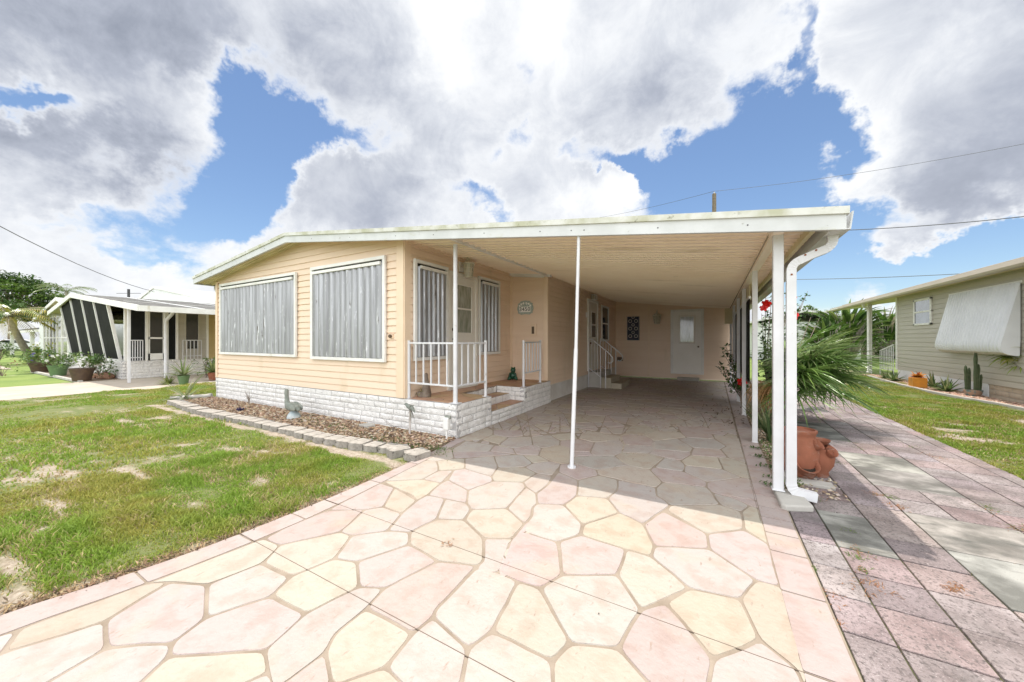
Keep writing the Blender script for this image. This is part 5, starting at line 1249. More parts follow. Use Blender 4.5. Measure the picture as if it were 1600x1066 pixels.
# side screens, posts, door (x = XW plane)
def sp(u0,u1,z0,z1,name,matn,dx=0,par=nb,X=XW,th=.03): y0,y1=YX(u0,X+dx),YX(u1,X+dx); return MB().box(X+dx-th,X+dx,y0,y1,z0,z1).build(name,matn,par)
zs=2.40
for u in (196,228.5,259,276,323.5): y=YX(u,XW); MB().box(XW-.05,XW+.05,y-.035,y+.035,.60,zs+.12).build('post','white_trim',nb)
MB().box(XW-.04,XW+.04,4.1,9.4,zs+.03,zs+.30).build('header','white_trim',nb)
sp(197,228,.62,zs,'screen','screen_mesh'); dd=sp(233,256,.62,2.38,'screen_door','glass_dark')
b=MB(); ya,yb_=YX(231,XW),YX(257,XW); b.box(XW,XW+.03,ya,ya+.05,.62,2.42).box(XW,XW+.03,yb_-.05,yb_,.62,2.42).box(XW,XW+.03,ya,yb_,2.36,2.42).box(XW,XW+.03,ya,yb_,1.38,1.44).box(XW,XW+.03,ya,yb_,.62,.85); b.build('door_frame','white_trim',dd)
sp(262,274,.62,zs,'screen','screen_mesh'); b=MB(); siding(b,(XW+.0,YX(277,XW)),(XW+.0,7.8),.60,2.6,(1,0),.12); b.build('side_wall','grey_siding',nb)
MB().box(XW+.015,XW+.03,YX(290,XW),YX(309,XW),1.0,2.35).build('window','glass_dark',nb); MB().box(XW+.015,XW+.05,YX(309,XW),YX(311,XW),.95,2.4).box(XW+.015,XW+.05,YX(288,XW),YX(290,XW),.95,2.4).build('window_frame','grey_siding',nb)
b=MB(); siding(b,(XW+.02,YX(324.5,XW)),(XW+.02,14),.58,2.6,(1,0),.12); b.build('rear_wall','yellow_siding',nb)
MB().box(-25.2,-18.6,8.5,8.6,.6,2.7).build('inner_wall','olive_wall',nb)
MB().box(-22.5,-20.2,8.44,8.49,1.75,2.25).build('inner_window','glass_dark',nb)
for (x,y,r,nm) in ((-15.95,3.80,.03,1),(-16.9,4.95,.05,2)):
    MB().box(x-r,x+r,y-r,y+r,0,zr_(x)-.08).build('carport_post','white_metal',nb)
b=MB(); b.tube([(-16.2,4.95,2.40),(-16.3,4.93,2.25),(-16.7,4.9,2.05),(-16.75,4.9,1.9),(-16.75,4.9,.1)],.055,8); b.build('downspout','white_metal',nb,smooth=50)
for lab,u0,u1 in (('white metal railing left of the screen door on the stone base',206,226),('white metal railing right of the screen door below the window',289,318)):
    y0,y1=YX(u0,XW+.25),YX(u1,XW+.25); t=thing('porch_railing',lab,'railing',(XW+.06,y0,.6)); 
    for nm,z in (('top_rail',1.33),('bottom_rail',.72)): MB().box(XW+.045,XW+.075,y0,y1,z-.015,z+.015).build(nm,'white_metal',t)
    for i in range(6): y=y0+(y1-y0)*i/5; MB().box(XW+.05,XW+.07,y-.012,y+.012,.60,1.34).build('baluster' if 0<i<5 else 'post','white_metal',t)
# concrete around it
poly_sheet('neighbour_driveway',[(-17.75,3.2),(-17.3,-6),(-13.9,-6),(-13.9,3.35),(-13.2,3.9),(-13.2,12),(-17.75,12)],-.012,'neighbour_concrete' if 'neighbour_concrete' in MATS else (mat('neighbour_concrete',(.46,.40,.33),.9,var=(.38,.33,.27),vs=2,bump=.3,bs=60),'neighbour_concrete')[1])
poly_sheet('planting_bed',[(-25.4,3.2),(-17.8,3.2),(-17.8,4.05),(-25.4,4.05)],-.005,'mulch_base')
tag(MB().box(-25.4,-17.8,3.1,3.2,-.05,.03).build('kerb_strip','concrete',None,bev=.01),kind='structure')
# pots along its front
def pot_at(u,vb,vt,uw): x,y=G(u,vb); d=-x*st+y*ct; return (x,y,0),uw/2/FPX*d,(vb-vt)/FPX*d
gc=[(.07,.14,.03),(.11,.20,.05),(.16,.22,.06)]
def potted(name,label,u,vb,vt,uw,mt,rad,H,n,cols,flw=None,Lf=.10,Wf=.05,matn='leaf_gloss'):
    loc,r,h=pot_at(u,vb,vt,uw); return bush(name,label,loc,(rad,rad,H/2),n,Lf,Wf,cols,stems=9,hgt=H,pot=(r,h,mt),flowers=flw,matn=matn,cat='potted plant',low=0)
potted('potted_plant','wide leafy plant in a dark brown tub, the farthest tub before the screened house',63,581,567,24,'pot_brown',.62,.45,420,gc,(5,.05,'petal_violet'),.13,.06)
potted('potted_plant','leafy plant in a round green pot between two brown tubs',91,587,571,22,'pot_green',.45,.40,340,gc,(6,.05,'petal_white'),.12,.05)
potted('potted_plant','spreading leafy plant with white flowers in the nearest dark brown tub',128,595,575.5,27,'pot_brown',.60,.48,560,gc,(16,.055,'petal_white'),.12,.045)
potted('potted_plant','small plant in a black pot behind the green pot',84,567,558,11,'black_plastic_and_shade',.4,.45,160,gc,(3,.06,'petal_orange'),.12,.06)
bush('garden_shrub','leafy yellow flecked shrub at the front left of the screened house',(*G(66,578),0),(.55,.5,.5),420,.13,.07,[(.12,.2,.04),(.3,.3,.06),(.07,.14,.03)],stems=8,hgt=1.15,flowers=(3,.07,'petal_orange'))
bush('garden_shrub','low green shrub against the stone base behind the nearest brown tub',(-18.6,3.75,0),(.8,.3,.35),420,.10,.05,gc,stems=8,hgt=.72)
for i,(u,v,s,lab) in enumerate([(166,591,.30,'orange brown rock, larger of the rocks beside the nearest brown tub'),(150,590,.2,'low tan rock between the nearest brown tub and the orange rock')]):
    x,y=G(u,v); b=MB(); b.ball((x,y,.06),s,10,7,sc=(1.3,.7,.5)); 
    b.v=[(p[0]+U(-.03,.03),p[1]+U(-.03,.03),p[2]+U(-.02,.02)) for p in b.v]; tag(b.build('rock','rock',smooth=35),lab,'rock')
loc,r,h=pot_at(287,600,587,15); strap_plant('potted_plant','tall strap leaved plant in a bright green pot',loc,40,.62,.05,[(.14,.22,.07),(.25,.28,.13)],.6,.35,pot=(r,h,'pot_green'),cat='potted plant')
loc,r,h=pot_at(333,594,582,14); strap_plant('potted_plant','arching strap leaved plant in a terracotta pot, close to the corner of the peach house',loc,44,.60,.05,[(.12,.2,.06),(.22,.27,.1)],.8,.15,pot=(r,h,'terracotta'),cat='potted plant')
strap_plant('garden_tuft','low yellow green tuft at the foot of the white downspout',(*G(263,600),0),110,.36,.02,[(.25,.27,.07),(.14,.20,.05)],1.2,.1)
bush('garden_shrub','loose green shrub behind the terracotta pot against the stone base',(*G(322,590),0),(.45,.4,.4),240,.09,.05,gc,stems=9,hgt=.75)
# ================= white house farther left
wh=thing('white_house','white house with tall mullioned windows behind the screened house','house',(-33,5,0)); Y0=5.0
xe=XY(52,Y0-.4); xw0=XY(62,Y0); xw1=XY(120,Y0); zl=ZY(52,499,Y0-.4)
gable_roof(wh,xe,xe+6.0,xe+13,zl,zl+1.0,zl-.2,Y0-.4,16,'roof_top')
b=MB(); b.box(xw0,xw1,Y0,Y0+.1,0,zl+.85); b.bisect((xe,0,zl-.1),(-1/6.0,0,1)); b.build('front_wall','white_wall',wh); MB().box(xw0-.1,xw0,Y0,15,0,zl).build('side_wall','white_wall',wh)
za,zb=ZY(84,559,Y0),ZY(84,497,Y0); us=[70,75,80,85,90,98,108]
for a,c in zip(us,us[1:]):
    xa,xb=XY(a,Y0)+.06,XY(c,Y0)-.06; wn=MB().box(xa,xb,Y0-.02,Y0-.005,za,zb).build('window','glass_dark' if a in (80,85) else 'glass_curtain',wh); MB().box(xa-.08,xa,Y0-.06,Y0,za-.05,zb+.05).box(xb,xb+.03,Y0-.06,Y0,za-.05,zb+.05).box(xa,xb,Y0-.05,Y0,(za*.5+zb*.5)-.03,(za*.5+zb*.5)+.03).box(xa,xb,Y0-.06,Y0,za-.06,za).build('window_frame','white_trim',wn)
# carport with a slatted metal roof, and the car under it
cp=thing('metal_carport','white slatted metal carport roof on posts with dark screens behind it','carport',(-40,5,0)); Y1=5.6
xa,xb=XY(14,Y1),XY(73,Y1); zt1=ZY(45,516,Y1); b=MB()
b.add([(xa,Y1,zt1),(xb,Y1,zt1),(xb,Y1+4,zt1+.85),(xa,Y1+4,zt1+.85),(xa,Y1,zt1-.05),(xb,Y1,zt1-.05),(xb,Y1+4,zt1+.80),(xa,Y1+4,zt1+.80)],[(0,1,2,3),(7,6,5,4),(0,4,5,1),(1,5,6,2),(2,6,7,3),(3,7,4,0)]); rf_=b.build('roof','white_wall',cp)
n=9
for i in range(n+1):
    x=xa+(xb-xa)*i/n; MB().obox((x,Y1+2,zt1+.445),(.10,0,0),(0,4,.85),(0,-.012,.06)).build('rib','shingle' if 1 else '',rf_)
MB().box(xa,xb,Y1-.06,Y1,zt1-.18,zt1).build('fascia','white_trim',cp); 
for u in (16,47,72): x=XY(u,Y1); MB().box(x-.10,x+.10,Y1,Y1+.2,0,zt1-.1).build('post','white_trim',cp)
MB().box(xa,xb,Y1+3.9,Y1+4,.9,zt1+.7).build('screen','glass_dark',cp); MB().box(xa,xb,Y1+3.8,Y1+4.0,0,.9).build('low_wall','beige_wall',cp)
for i in range(5): x=xa+(xb-xa)*(i+.5)/5; MB().box(x-.05,x+.05,Y1+3.8,Y1+3.9,.9,zt1+.7).build('mullion','white_trim',cp)
# car
def car(loc,rz):
    t=thing('parked_car','white car parked nose out under the slatted carport','car',(0,0,0)); 
    prof=[(-2.1,.35),(-2.15,.62),(-2.05,.86),(-1.3,.97),(-.7,1.36),(.75,1.40),(1.45,1.0),(2.05,.92),(2.15,.6),(2.1,.35)]
    b=MB(); n=len(prof); vs=[]
    for w_ in (-.86,-.78,.78,.86):
        ins=1 if abs(w_)>.8 else 0
        for (x,z) in prof: vs.append((x*(1 if ins else 1.0),w_*(1 if z<1 else .86),z if not ins or z<.9 else z-.03))
    fs=[]
    for r in range(3):
        for i in range(n): j=(i+1)%n; fs.append((r*n+i,r*n+j,(r+1)*n+j,(r+1)*n+i))
    fs+= [tuple(range(n))[::-1],tuple(range(3*n,4*n))]; b.add(vs,fs); b.build('body','car_paint',t,smooth=30,bev=.03)
    b=MB()
    for s in(-1,1): b.prism([(-1.15,1.0),(-.68,1.30),(.70,1.33),(1.25,1.03)],'y',s*.80,s*.775)
    b.build('side_glass','glass_dark',t); MB().add([(-1.33,-.66,1.0),(-1.33,.66,1.0),(-.76,.6,1.345),(-.76,-.6,1.345)],[(0,1,2,3)]).build('windscreen','glass_dark',t)
    for x in (-1.35,1.35):
        for s in(-1,1):
            w_=MB(); w_.tube([(x,s*.70,.33),(x,s*.88,.33)],.33,20).build('wheel','tyre',t,smooth=40)
            MB().tube([(x,s*.87,.33),(x,s*.89,.33)],.2,14).build('rim','alloy',t)
    for s in(-1,1): MB().ball((-2.06,s*.62,.72),.13,10,6,sc=(.5,1.2,.7)).build('headlight','headlight',t,smooth=60)
    MB().box(-2.17,-2.12,-.45,.45,.42,.58).build('grille','black_plastic_and_shade',t,bev=.01)
    move(t,loc,rz); return t
car((XY(30,7.2),7.0,0),R(70))
# ================= trees on the left
def tree(name,label,base,H,R_,cz,n,Lf,cols,clumps=40,trunk_r=.25,flat=.6,seed=1,cat='tree',ncl=None,lean=(0,0)):
    random.seed(seed); t=thing(name,label,cat,base); c=Vector(base); tr=MB(); lf=MB(); top=c+Vector((lean[0],lean[1],H*.55))
    tr.tube([c,c+Vector((lean[0]*.3,lean[1]*.3,H*.25)),top],[trunk_r,trunk_r*.8,trunk_r*.5],8)
    for k in range(clumps):
        d=rdir(-.5,1); q=c+Vector((lean[0]+d.x*R_*U(.4,1),lean[1]+d.y*R_*U(.4,1),cz+d.z*R_*flat*U(.5,1)))
        if k<clumps*.55: tr.tube([top,top.lerp(q,.5)+Vector((0,0,-.1*R_)),q],[trunk_r*.35,trunk_r*.18,trunk_r*.05],5)
        rr=R_*U(.14,.28); cc=random.choice(cols)
        for j in range(n//clumps):
            p=q+rdir()*rr*U(.2,1)**.6; p.z=q.z+(p.z-q.z)*.55; lf.leaf(p,rdir(-.5,1),(0,0,1),Lf*U(.6,1.3),Lf*.55,0,jit(cc,.25))
    tr.build('trunk','bark',t,smooth=50); lf.build('crown','leaf',t); return t
gt=[(.05,.10,.02),(.08,.15,.03),(.035,.07,.018),(.12,.19,.04)]
p=at(20,531,46); tree('broadleaf_tree','large spreading dark green tree behind the palm at the left edge',(p.x,p.y,0),11,6.2,6.2,9000,.42,gt,80,.45,.60,3)
p=at(88,531,52); tree('broadleaf_tree','lower green tree behind the white house, right of the large tree',(p.x,p.y,0),8,4.5,5.2,3600,.42,gt,40,.3,.55,4)
p=at(-40,531,34); tree('broadleaf_tree','dark green tree partly cut by the left edge of the view',(p.x,p.y,0),7,3.6,3.6,2600,.35,gt,34,.3,.8,5)
def palm(name,label,base,top,nf,Lf,cols,seed=5,drp=1.4):
    random.seed(seed); t=thing(name,label,'palm',base); B=Vector(base); T_=Vector(top); tr=MB(); m_=B.lerp(T_,.5)+Vector((0,0,-.1))
    tr.tube([B,m_,T_],[.20,.15,.13],10); tr.build('trunk','pale_bark',t,smooth=50); lf=MB(); rc=MB()
    for k in range(nf):
        a=2*PI*k/nf+U(-.2,.2); d=Vector((math.cos(a),math.sin(a),U(-.3,1.1))).normalized(); q=T_.copy(); pts=[q.copy()]; seg=7; dd=d.copy(); cc=random.choice(cols)
        for i in range(seg):
            q=q+dd*Lf/seg; dd=(dd+Vector((0,0,-drp/seg))).normalized(); pts.append(q.copy())
            side=dd.cross(Vector((0,0,1))).normalized()
            for s in (-1,1):
                for z in range(3): w_=Lf*.28*(1-abs(i/seg-.45)*1.1); lf.strap(q-dd*Lf/seg*z/3,side*s+dd*.7+Vector((0,0,-.3)),w_,.05,.9,2,0,jit(cc,.25))
        rc.tube(pts,.015,4)
    lf.build('fronds','leaf_gloss',t); rc.build('frond_stems','pale_bark',t); return t
pc=[(.20,.24,.05),(.12,.19,.05),(.35,.30,.06)]
b0=G(52,566); p=at(12,495,19.5); palm('palm_tree','leaning palm with yellow green drooping fronds in front of the metal carport',(b0[0],b0[1],0),(p.x,p.y,p.z),22,2.1,pc,7)
p=at(104,452,44); palm('palm_tree','distant palm just above the ridge of the screened house roof',(p.x,p.y,0),(p.x,p.y,p.z-.3),16,2.6,[(.14,.2,.06)],8)
bush('garden_shrub','round dark shrub at the left edge beside the white car',(*G(-2,566),0),(.75,.7,.6),600,.13,.07,gt,stems=10,hgt=1.15)
bush('garden_shrub','small reddish plant at the left edge of the lawn beyond the path',(*G(3,588),0),(.4,.4,.3),160,.09,.05,[(.25,.12,.07),(.14,.2,.06)],stems=8,hgt=.55)
# roof of the house behind the screened house
bk=thing('white_roofed_house','house with a white and grey metal roof rising behind the screened house','house',(-24,18,0))
q1=at(250,456,33); q2=at(345,474,33); b=MB(); b.box(q1.x-1,q2.x+6,24,32,0,3.6); b.build('wall','white_wall',bk); gable_roof(bk,q1.x-6,q1.x+2.0,q1.x+16,q1.z-1.6,q1.z+.2,q1.z-1.9,q1.y-1,q1.y+14,'roof_top','white_trim'); b=MB(); b.prism([(q1.x-5.9,q1.z-1.7),(q1.x+2,q1.z+.10),(q1.x+15.9,q1.z-2.0)],'y',q1.y-.95,q1.y-.9).build('gable','white_wall',bk)
# antenna pole behind its roof
p=at(201,470,30); t=thing('antenna_pole','short dark pole with a crossbar above the screened house roof','pole',(p.x,p.y,0)); zt_p=at(201,452,30).z
MB().tube([(p.x,p.y,0),(p.x,p.y,zt_p)],.09,8).build('pole','black_metal',t); MB().tube([(p.x-.9,p.y-.5,zt_p-.35),(p.x+.9,p.y+.5,zt_p-.35)],.02,5).build('crossbar','black_metal',t)
# neighbouring pale driveway far left + street
poly_sheet('far_driveway',[(-34,-6),(-29,-6),(-29,3.0),(-34,3.0)],-.015,'neighbour_concrete'); 
poly_sheet('street',[(-150,-14),(150,-14),(150,-7),(-150,-7)],-.02,'asphalt')

# ================= right neighbour
XG=5.65; gh=thing('grey_house','long low house with grey green siding, white awning and wide eaves','house',(XG,13,0))
b=MB(); siding(b,(XG,1.0),(XG,17.6),.31,3.2,(-1,0),.138,0,.017); b.obox((XG+.05,9.3,1.7),(.1,0,0),(0,16.6,0),(0,0,2.8)); b.bisect((XG,0,2.86),(-.12,0,1)); o=b.build('side_wall','grey_siding',gh)
b=MB(); siding(b,(13,17.6),(XG,17.6),.31,3.4,(0,1),.138); b.obox((9.4,17.55,1.7),(7.5,0,0),(0,.1,0),(0,0,2.8)); b.bisect((XG,0,2.86),(-.12,0,1)); b.build('end_wall','grey_siding',gh)
MB().box(XG-.035,XG+.05,17.56,17.66,.30,2.85).build('corner_board','white_trim',gh)
MB().box(XG-.01,XG+.05,12.85,17.55,.0,.31).build('skirting_panel','white_wall',gh)
mb=blocks('s',[((XG+.005,1.0),(XG+.005,12.84),-.05,.31,(-1,0))],gh,bh=.115,L0=.36,amp=.003); mb.build('block_base',['tan_block','mortar'],gh,smooth=35)
b=MB(); b.prism([(5.28,2.90),(13,3.85),(13,3.90),(5.28,2.95)],'y',.4,22.0); rfg=b.build('roof','shingle',gh); b=MB(); b.prism([(5.30,2.80),(13,3.75),(13,3.80),(5.30,2.85)],'y',.5,22.0); b.build('soffit','soffit',rfg)
MB().box(5.22,5.28,.4,22.0,2.865,2.96).build('fascia','beige_trim' if 'beige_trim' in MATS else (mat('beige_trim',(.50,.44,.36),.5,var=(.44,.39,.31),vs=2),'beige_trim')[1],rfg,bev=.008)
b=MB(); b.prism([(5.06,2.885),(5.05,2.80),(5.08,2.755),(5.20,2.755),(5.22,2.87),(5.205,2.87),(5.19,2.77),(5.09,2.77),(5.065,2.80),(5.075,2.885)],'y',.4,23.2); b.build('gutter','beige_trim',rfg)
b=MB(); b.prism([(5.05,2.80),(6.4,2.93),(6.4,2.97),(5.05,2.84)],'y',22.0,24.2); b.build('carport_roof','white_trim',rfg)
y=19.6; MB().box(5.42,5.55,y-.06,y+.06,0,2.80).build('post','white_trim',gh,bev=.01); b=MB(); b.tube([(5.15,y-.5,2.78),(5.2,y-.4,2.66),(5.40,y-.15,2.60),(5.42,y-.12,2.48),(5.42,y-.12,.1),(5.35,y-.25,.04)],.045,8); b.build('downspout','white_trim',gh,smooth=50)
y0,y1,z0,z1=15.27,16.34,1.80,2.62; b=MB(); b.box(XG-.05,XG-.012,y0,y1,z0,z0+.06).box(XG-.05,XG-.012,y0,y1,z1-.06,z1).box(XG-.05,XG-.012,y0,y0+.07,z0,z1).box(XG-.05,XG-.012,y1-.07,y1,z0,z1).box(XG-.045,XG-.012,y0,y1,(z0+z1)/2-.02,(z0+z1)/2+.03); wn=b.build('window','white_trim',gh,bev=.004)
MB().box(XG-.03,XG-.022,y0+.07,y1-.07,z0+.06,z1-.06).build('pane','glass_sky',wn)
# clamshell awning: ribbed sheet, curled under
ya,yb_=11.78,14.35; pr=[(XG-.03,2.56)]; e0=Vector((XG-.62,0,1.42)); 
pr+= [(XG-.03-.26*t_,2.56-1.26*t_) for t_ in (.25,.5,.75,1)]; pr+= [(XG-.30,1.22),(XG-.295,1.14),(XG-.26,1.07),(XG-.20,1.03),(XG-.12,1.01),(XG-.04,1.0)]
NR=22; vs=[]; ys=[]
for i in range(NR*3+1): ys.append(ya+(yb_-ya)*i/(NR*3))
for i,y in enumerate(ys):
    h=[0,.026,.026][i%3]
    for (x,z) in pr: vs.append((x-h,y,z+h*.3))
m_=len(pr); b=MB(); b.add(vs,[(i*m_+j,i*m_+j+1,(i+1)*m_+j+1,(i+1)*m_+j) for i in range(len(ys)-1) for j in range(m_-1)])
aw=b.build('awning','awning',gh,smooth=25)
for y in (ya,yb_): MB().prism([(x,z) for x,z in pr]+[(XG-.03,1.35)],'y',y-.006,y+.006).build('awning_end','awning',aw)
MB().box(XG-.03,XG-.01,ya-.05,yb_+.05,2.55,2.60).build('awning_rail','white_trim',aw)
t=thing('side_railing','white metal railing at the far corner of the grey house','railing',(XG,17.8,0))
for nm,z in (('top_rail',1.05),('bottom_rail',.25)): MB().obox((XG-.05,18.35,z),(.03,0,0),(0,1.2,-.25 if z>1 else 0),(0,0,.03)).build(nm,'white_metal',t)
for i in range(9): y=17.78+i*.145; MB().box(XG-.06,XG-.04,y-.01,y+.01,.0 if i in (0,8) else .25,1.15-.03*i).build('baluster' if 0<i<8 else 'post','white_metal',t)
# gravel bed
cu=[G(1357,588),G(1400,600),G(1450,612),G(1500,622),G(1560,632),G(1600,640),(5.2,9.3),(5.2,1.0)]
poly_sheet('gravel_bed',[(XG,19.2)]+cu+[(XG,1.0)],.0,'pink_base')
b=MB()
for a,c_ in zip(cu,cu[1:]):
    d=Vector((c_[0]-a[0],c_[1]-a[1],0)); q=Vector((-d.y,d.x,0)).normalized(); b.obox(((a[0]+c_[0])/2,(a[1]+c_[1])/2,.005),d*1.01,q*.07,(0,0,.07))
tag(b.build('garden_kerb','concrete',bev=.01),kind='structure')
cux=lambda y: np.interp(y,[p[1] for p in cu[::-1]],[p[0] for p in cu[::-1]])
def ing(): y=U(5,19); return (U(float(cux(y))+.05,XG-.03),y)
chips('pink_gravel',5200,ing,.0,[(.55,.36,.26),(.45,.28,.2),(.6,.46,.36),(.36,.24,.18)],.022,'pink_gravel','pink lava gravel in the bed along the grey house','gravel')
ag=[(.11,.17,.05),(.25,.27,.12),(.07,.12,.04)]
def agave(label,u,v,n,L_,W_): x,y=G(u,v); x=min(x,5.5); return strap_plant('agave',label,(x,y,.0),n,L_,W_,ag,.15,.12,cat='plant')
agave('pale green agave clump nearest the far corner of the grey house',1397,596,30,.42,.06)
agave('smaller agave at the far end of the gravel bed, by the railing',1385,592,24,.36,.06)
agave('striped agave just right of the orange planter',1457,606,36,.46,.06)
agave('striped agave between the orange planter and the cactus, the nearer of the two',1480,612,34,.44,.06)
loc,r,h=pot_at(1434,606,590,22); r*=.72; t=thing('square_planter','square orange planter holding a plant with orange leaves','planter',loc); c=Vector(loc)
b=MB(); b.box(c.x-r,c.x+r,c.y-r,c.y+r,0,h); b.build('pot','pot_orange',t,bev=.012); b=MB()
for k in range(60): b.strap(c+Vector((U(-.04,.04),U(-.04,.04),h)),rdir(.2,1),U(.12,.24),.07,.8,3,0,jit(random.choice([(.72,.30,.04),(.8,.42,.08),(.35,.10,.04)]),.2))
b.build('leaf','blade',t)
x,y=G(1521,619); x=min(x,5.42); t=thing('potted_cactus','tall columnar cactus with several stems in a small glazed pot','cactus',(x,y,0)); c=Vector((x,y,0))
MB().lathe([(.09,0),(.125,.05),(.14,.12),(.145,.15),(.125,.15),(.12,.13),(0,.125)],c,18,sx=1.1).build('pot','pot_glaze',t,smooth=50)
for dx,dy,h_,r_ in ((-.10,0,.58,.024),(-.05,.03,.40,.020),(.02,-.02,.92,.027),(-.01,.06,.52,.022),(.07,0,.62,.024),(.13,.03,.38,.019)):
    b=MB(); n=10; vs=[]; hs=[0,.2,.4,.6,.8,.95,1.0]; 
    for z in hs:
        for k in range(n): a=2*PI*k/n; rr=r_*(1.25 if k%2 else .8)*(1 if z<.95 else (.75 if z<1 else .3))*(1+.12*math.sin(z*17)); vs.append((c.x+dx*(.8+.15*z)-dy*.0+rr*math.cos(a),c.y+dy*2-dx*.6+rr*math.sin(a),.15+h_*z))
    b.add(vs,[(i*n+k,i*n+(k+1)%n,(i+1)*n+(k+1)%n,(i+1)*n+k) for i in range(len(hs)-1) for k in range(n)]+[tuple((len(hs)-1)*n+k for k in range(n))]); b.build('stem','cactus',t)
# dracaena at the right edge
t=thing('dracaena','dracaena with arching yellow green rosettes at the right edge, before the awning','plant',(5.38,10.15,0)); b=MB(); st_=MB(); B=Vector((5.38,10.15,0))
for q in (at(1573,557,7.9),at(1598,568,7.6),at(1618,552,7.4),at(1590,560,7.7)):
    st_.tube([B,B.lerp(q,.5)+Vector((.08,0,-.05)),q],[.028,.022,.016],8)
    for k in range(46): b.strap(q,rdir(-.5,1),U(.26,.46),.045,1.1,4,0,jit(random.choice([(.24,.32,.07),(.38,.38,.10),(.15,.24,.05)]),.2))
st_.build('stem','pale_bark',t,smooth=50); b.build('leaf','blade',t)
# ================= background on the right
def simple_house(name,label,x0,x1,y0,y1,h,ridge,wallm,roofm,open_=None,wins=()):
    t=thing(name,label,'house',((x0+x1)/2,y0,0)); MB().box(x0,x1,y0,y1,0,h).build('wall',wallm,t)
    b=MB(); xm=(x0+x1)/2; b.prism([(x0-.5,h-.05),(xm,ridge),(x1+.5,h-.05),(x1+.5,h+.07),(xm,ridge+.14),(x0-.5,h+.07)],'y',y0-.6,y1+.6); b.build('roof',roofm,t)
    for (a,c_,z0,z1) in wins: w_=MB().box(a,c_,y0-.03,y0-.01,z0,z1).build('window','glass_dark',t); MB().box(a-.06,a,y0-.05,y0,z0-.06,z1+.06).box(c_,c_+.06,y0-.05,y0,z0-.06,z1+.06).box(a,c_,y0-.05,y0,z1,z1+.06).box(a,c_,y0-.05,y0,z0-.06,z0).build('frame','white_trim',w_)
    return t
Yb=30.0; xa,xb=XY(1238,Yb),XY(1345,Yb)
simple_house('far_house','distant pale house with a long white low roof beyond the fan palm',xa-2,xb,Yb,Yb+9,ZY(1260,503,Yb),ZY(1290,487,Yb),'white_wall','roof_top',wins=[(xa+1,xa+2.2,1.1,2.1)])
Yc=36.0; xa,xb=XY(1345,Yc),XY(1440,Yc); t=simple_house('far_house','distant beige house with a dark open carport behind the corner of the grey house',xa,xb,Yc,Yc+9,ZY(1390,512,Yc),ZY(1390,496,Yc),'beige_wall','shingle'); MB().box(xa+1.6,xb-.3,Yc-.04,Yc-.01,0,ZY(1390,536,Yc)).build('carport_shade_panel','black_plastic_and_shade',t)  # solid black panel painted in for the shade inside the open carport
def broadleaf_clump(name,label,u,v,d,H,n,cols,W=.16,seed=1,cat='plant'):
    random.seed(seed); p=at(u,531,d); t=thing(name,label,cat,(p.x,p.y,0)); b=MB(); s=MB(); c=Vector((p.x,p.y,0))
    for k in range(n):
        dd=rdir(.15,1); h=H*U(.35,.95); q=c+Vector((dd.x*H*.30,dd.y*H*.30,h)); s.tube([c+Vector((dd.x*.2,dd.y*.2,0)),q],[.03,.012],5); b.strap(q-Vector((0,0,h*.15)),dd+Vector((0,0,.5)),H*U(.28,.5),W*U(.8,1.3),1.1,5,0,jit(random.choice(cols),.25))
    s.build('stem','pale_bark',t); b.build('leaf','leaf',t); return t
broadleaf_clump('banana_plant','tall broad leaved clump left of the grey house carport post',1322,531,21,3.3,170,gt+[(.18,.24,.07)],.22,11)
broadleaf_clump('banana_plant','broad leaved clump with dry grey leaves right behind the grey house carport post',1385,531,24,3.3,170,gt+[(.28,.25,.18)],.22,12)
broadleaf_clump('banana_plant','lower bushy clump between the fan palm and the white far house',1290,531,20,2.3,130,gt,.2,13)
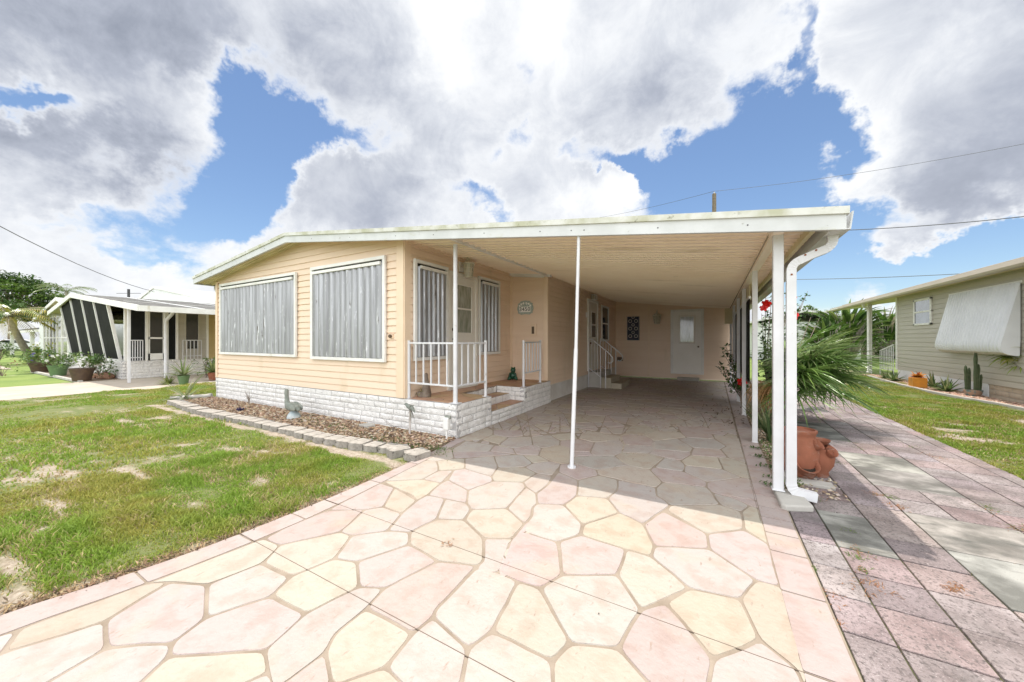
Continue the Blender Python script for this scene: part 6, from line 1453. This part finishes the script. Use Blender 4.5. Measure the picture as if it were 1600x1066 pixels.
p=at(1353,531,23.0); bush('garden_shrub','rounded dark green shrub at the foot of the broad leaved plants',(p.x,p.y,0),(1.5,1.2,.7),1100,.2,.11,gt,stems=10,hgt=1.5)
for i,(u,d,H,R_,lab) in enumerate([(1262,48,5.2,2.4,'small distant tree above the white far house roof, left one'),(1310,55,5.6,2.6,'small distant tree above the white far house roof, right one'),(1430,60,6.5,4.0,'distant tree behind the grey house roof'),(1225,42,4.4,2.2,'distant low tree behind the hibiscus')]):
    p=at(u,531,d); tree('far_tree',lab,(p.x,p.y,0),H,R_,H-R_*.55,900,.4,gt,18,.18,.7,40+i)
# utility pole and cables
p=at(1116,531,24); zt2=at(1116,303,24).z; t=thing('utility_pole','wooden utility pole top rising behind the carport roof','utility pole',(p.x,p.y,0)); b=MB(); b.tube([(p.x,p.y,0),(p.x,p.y,zt2)],[.17,.125],12); b.build('pole','pole_wood',t,smooth=50); b=MB(); b.lathe([(.03,0),(.05,.03),(.03,.06),(.045,.09),(.0,.13)],(p.x,p.y,zt2),8).build('insulator','panel_light',t)
def cable(label,pts,sag,r=.012):
    P=[at(*q) for q in pts]; out=[]
    for a,c_ in zip(P,P[1:]):
        for i in range(13): t_=i/12; q=a.lerp(c_,t_); q.z-=sag*4*t_*(1-t_); out.append(q)
    tag(MB().tube(out,r,5).build('power_cable','cable',smooth=60),label,'cable')
cable('thin cable rising from the pole top to the upper right',[(1116,299,24),(1640,217,17)],.25,.011)
cable('thin cable running left from the pole top down behind the roof',[(1116,299,24),(900,345,44)],.25,.012)
cable('twisted cable running right from behind the carport roof end',[(1290,361,20),(1640,334,16)],.12,.022)
cable('cable running level from the downspout to the grey house roof',[(1200,437,30),(1500,428,24)],.10,.022)
cable('black cable falling from the upper left edge to the screened house',[(-30,338,16),(300,464,40)],.9,.022)
for k,(v0,v1) in enumerate([(443,446),(451,453),(458,459)]): cable(['topmost','middle','lowest'][k]+' of three thin cables crossing the big tree at the left edge',[(-20,v0,38),(52,v1,48)],.05,.014)
tag(MB().box(0,.001,0,.001,-.3,-.299).build('ground_marker','asphalt'),kind='structure') if 0 else None
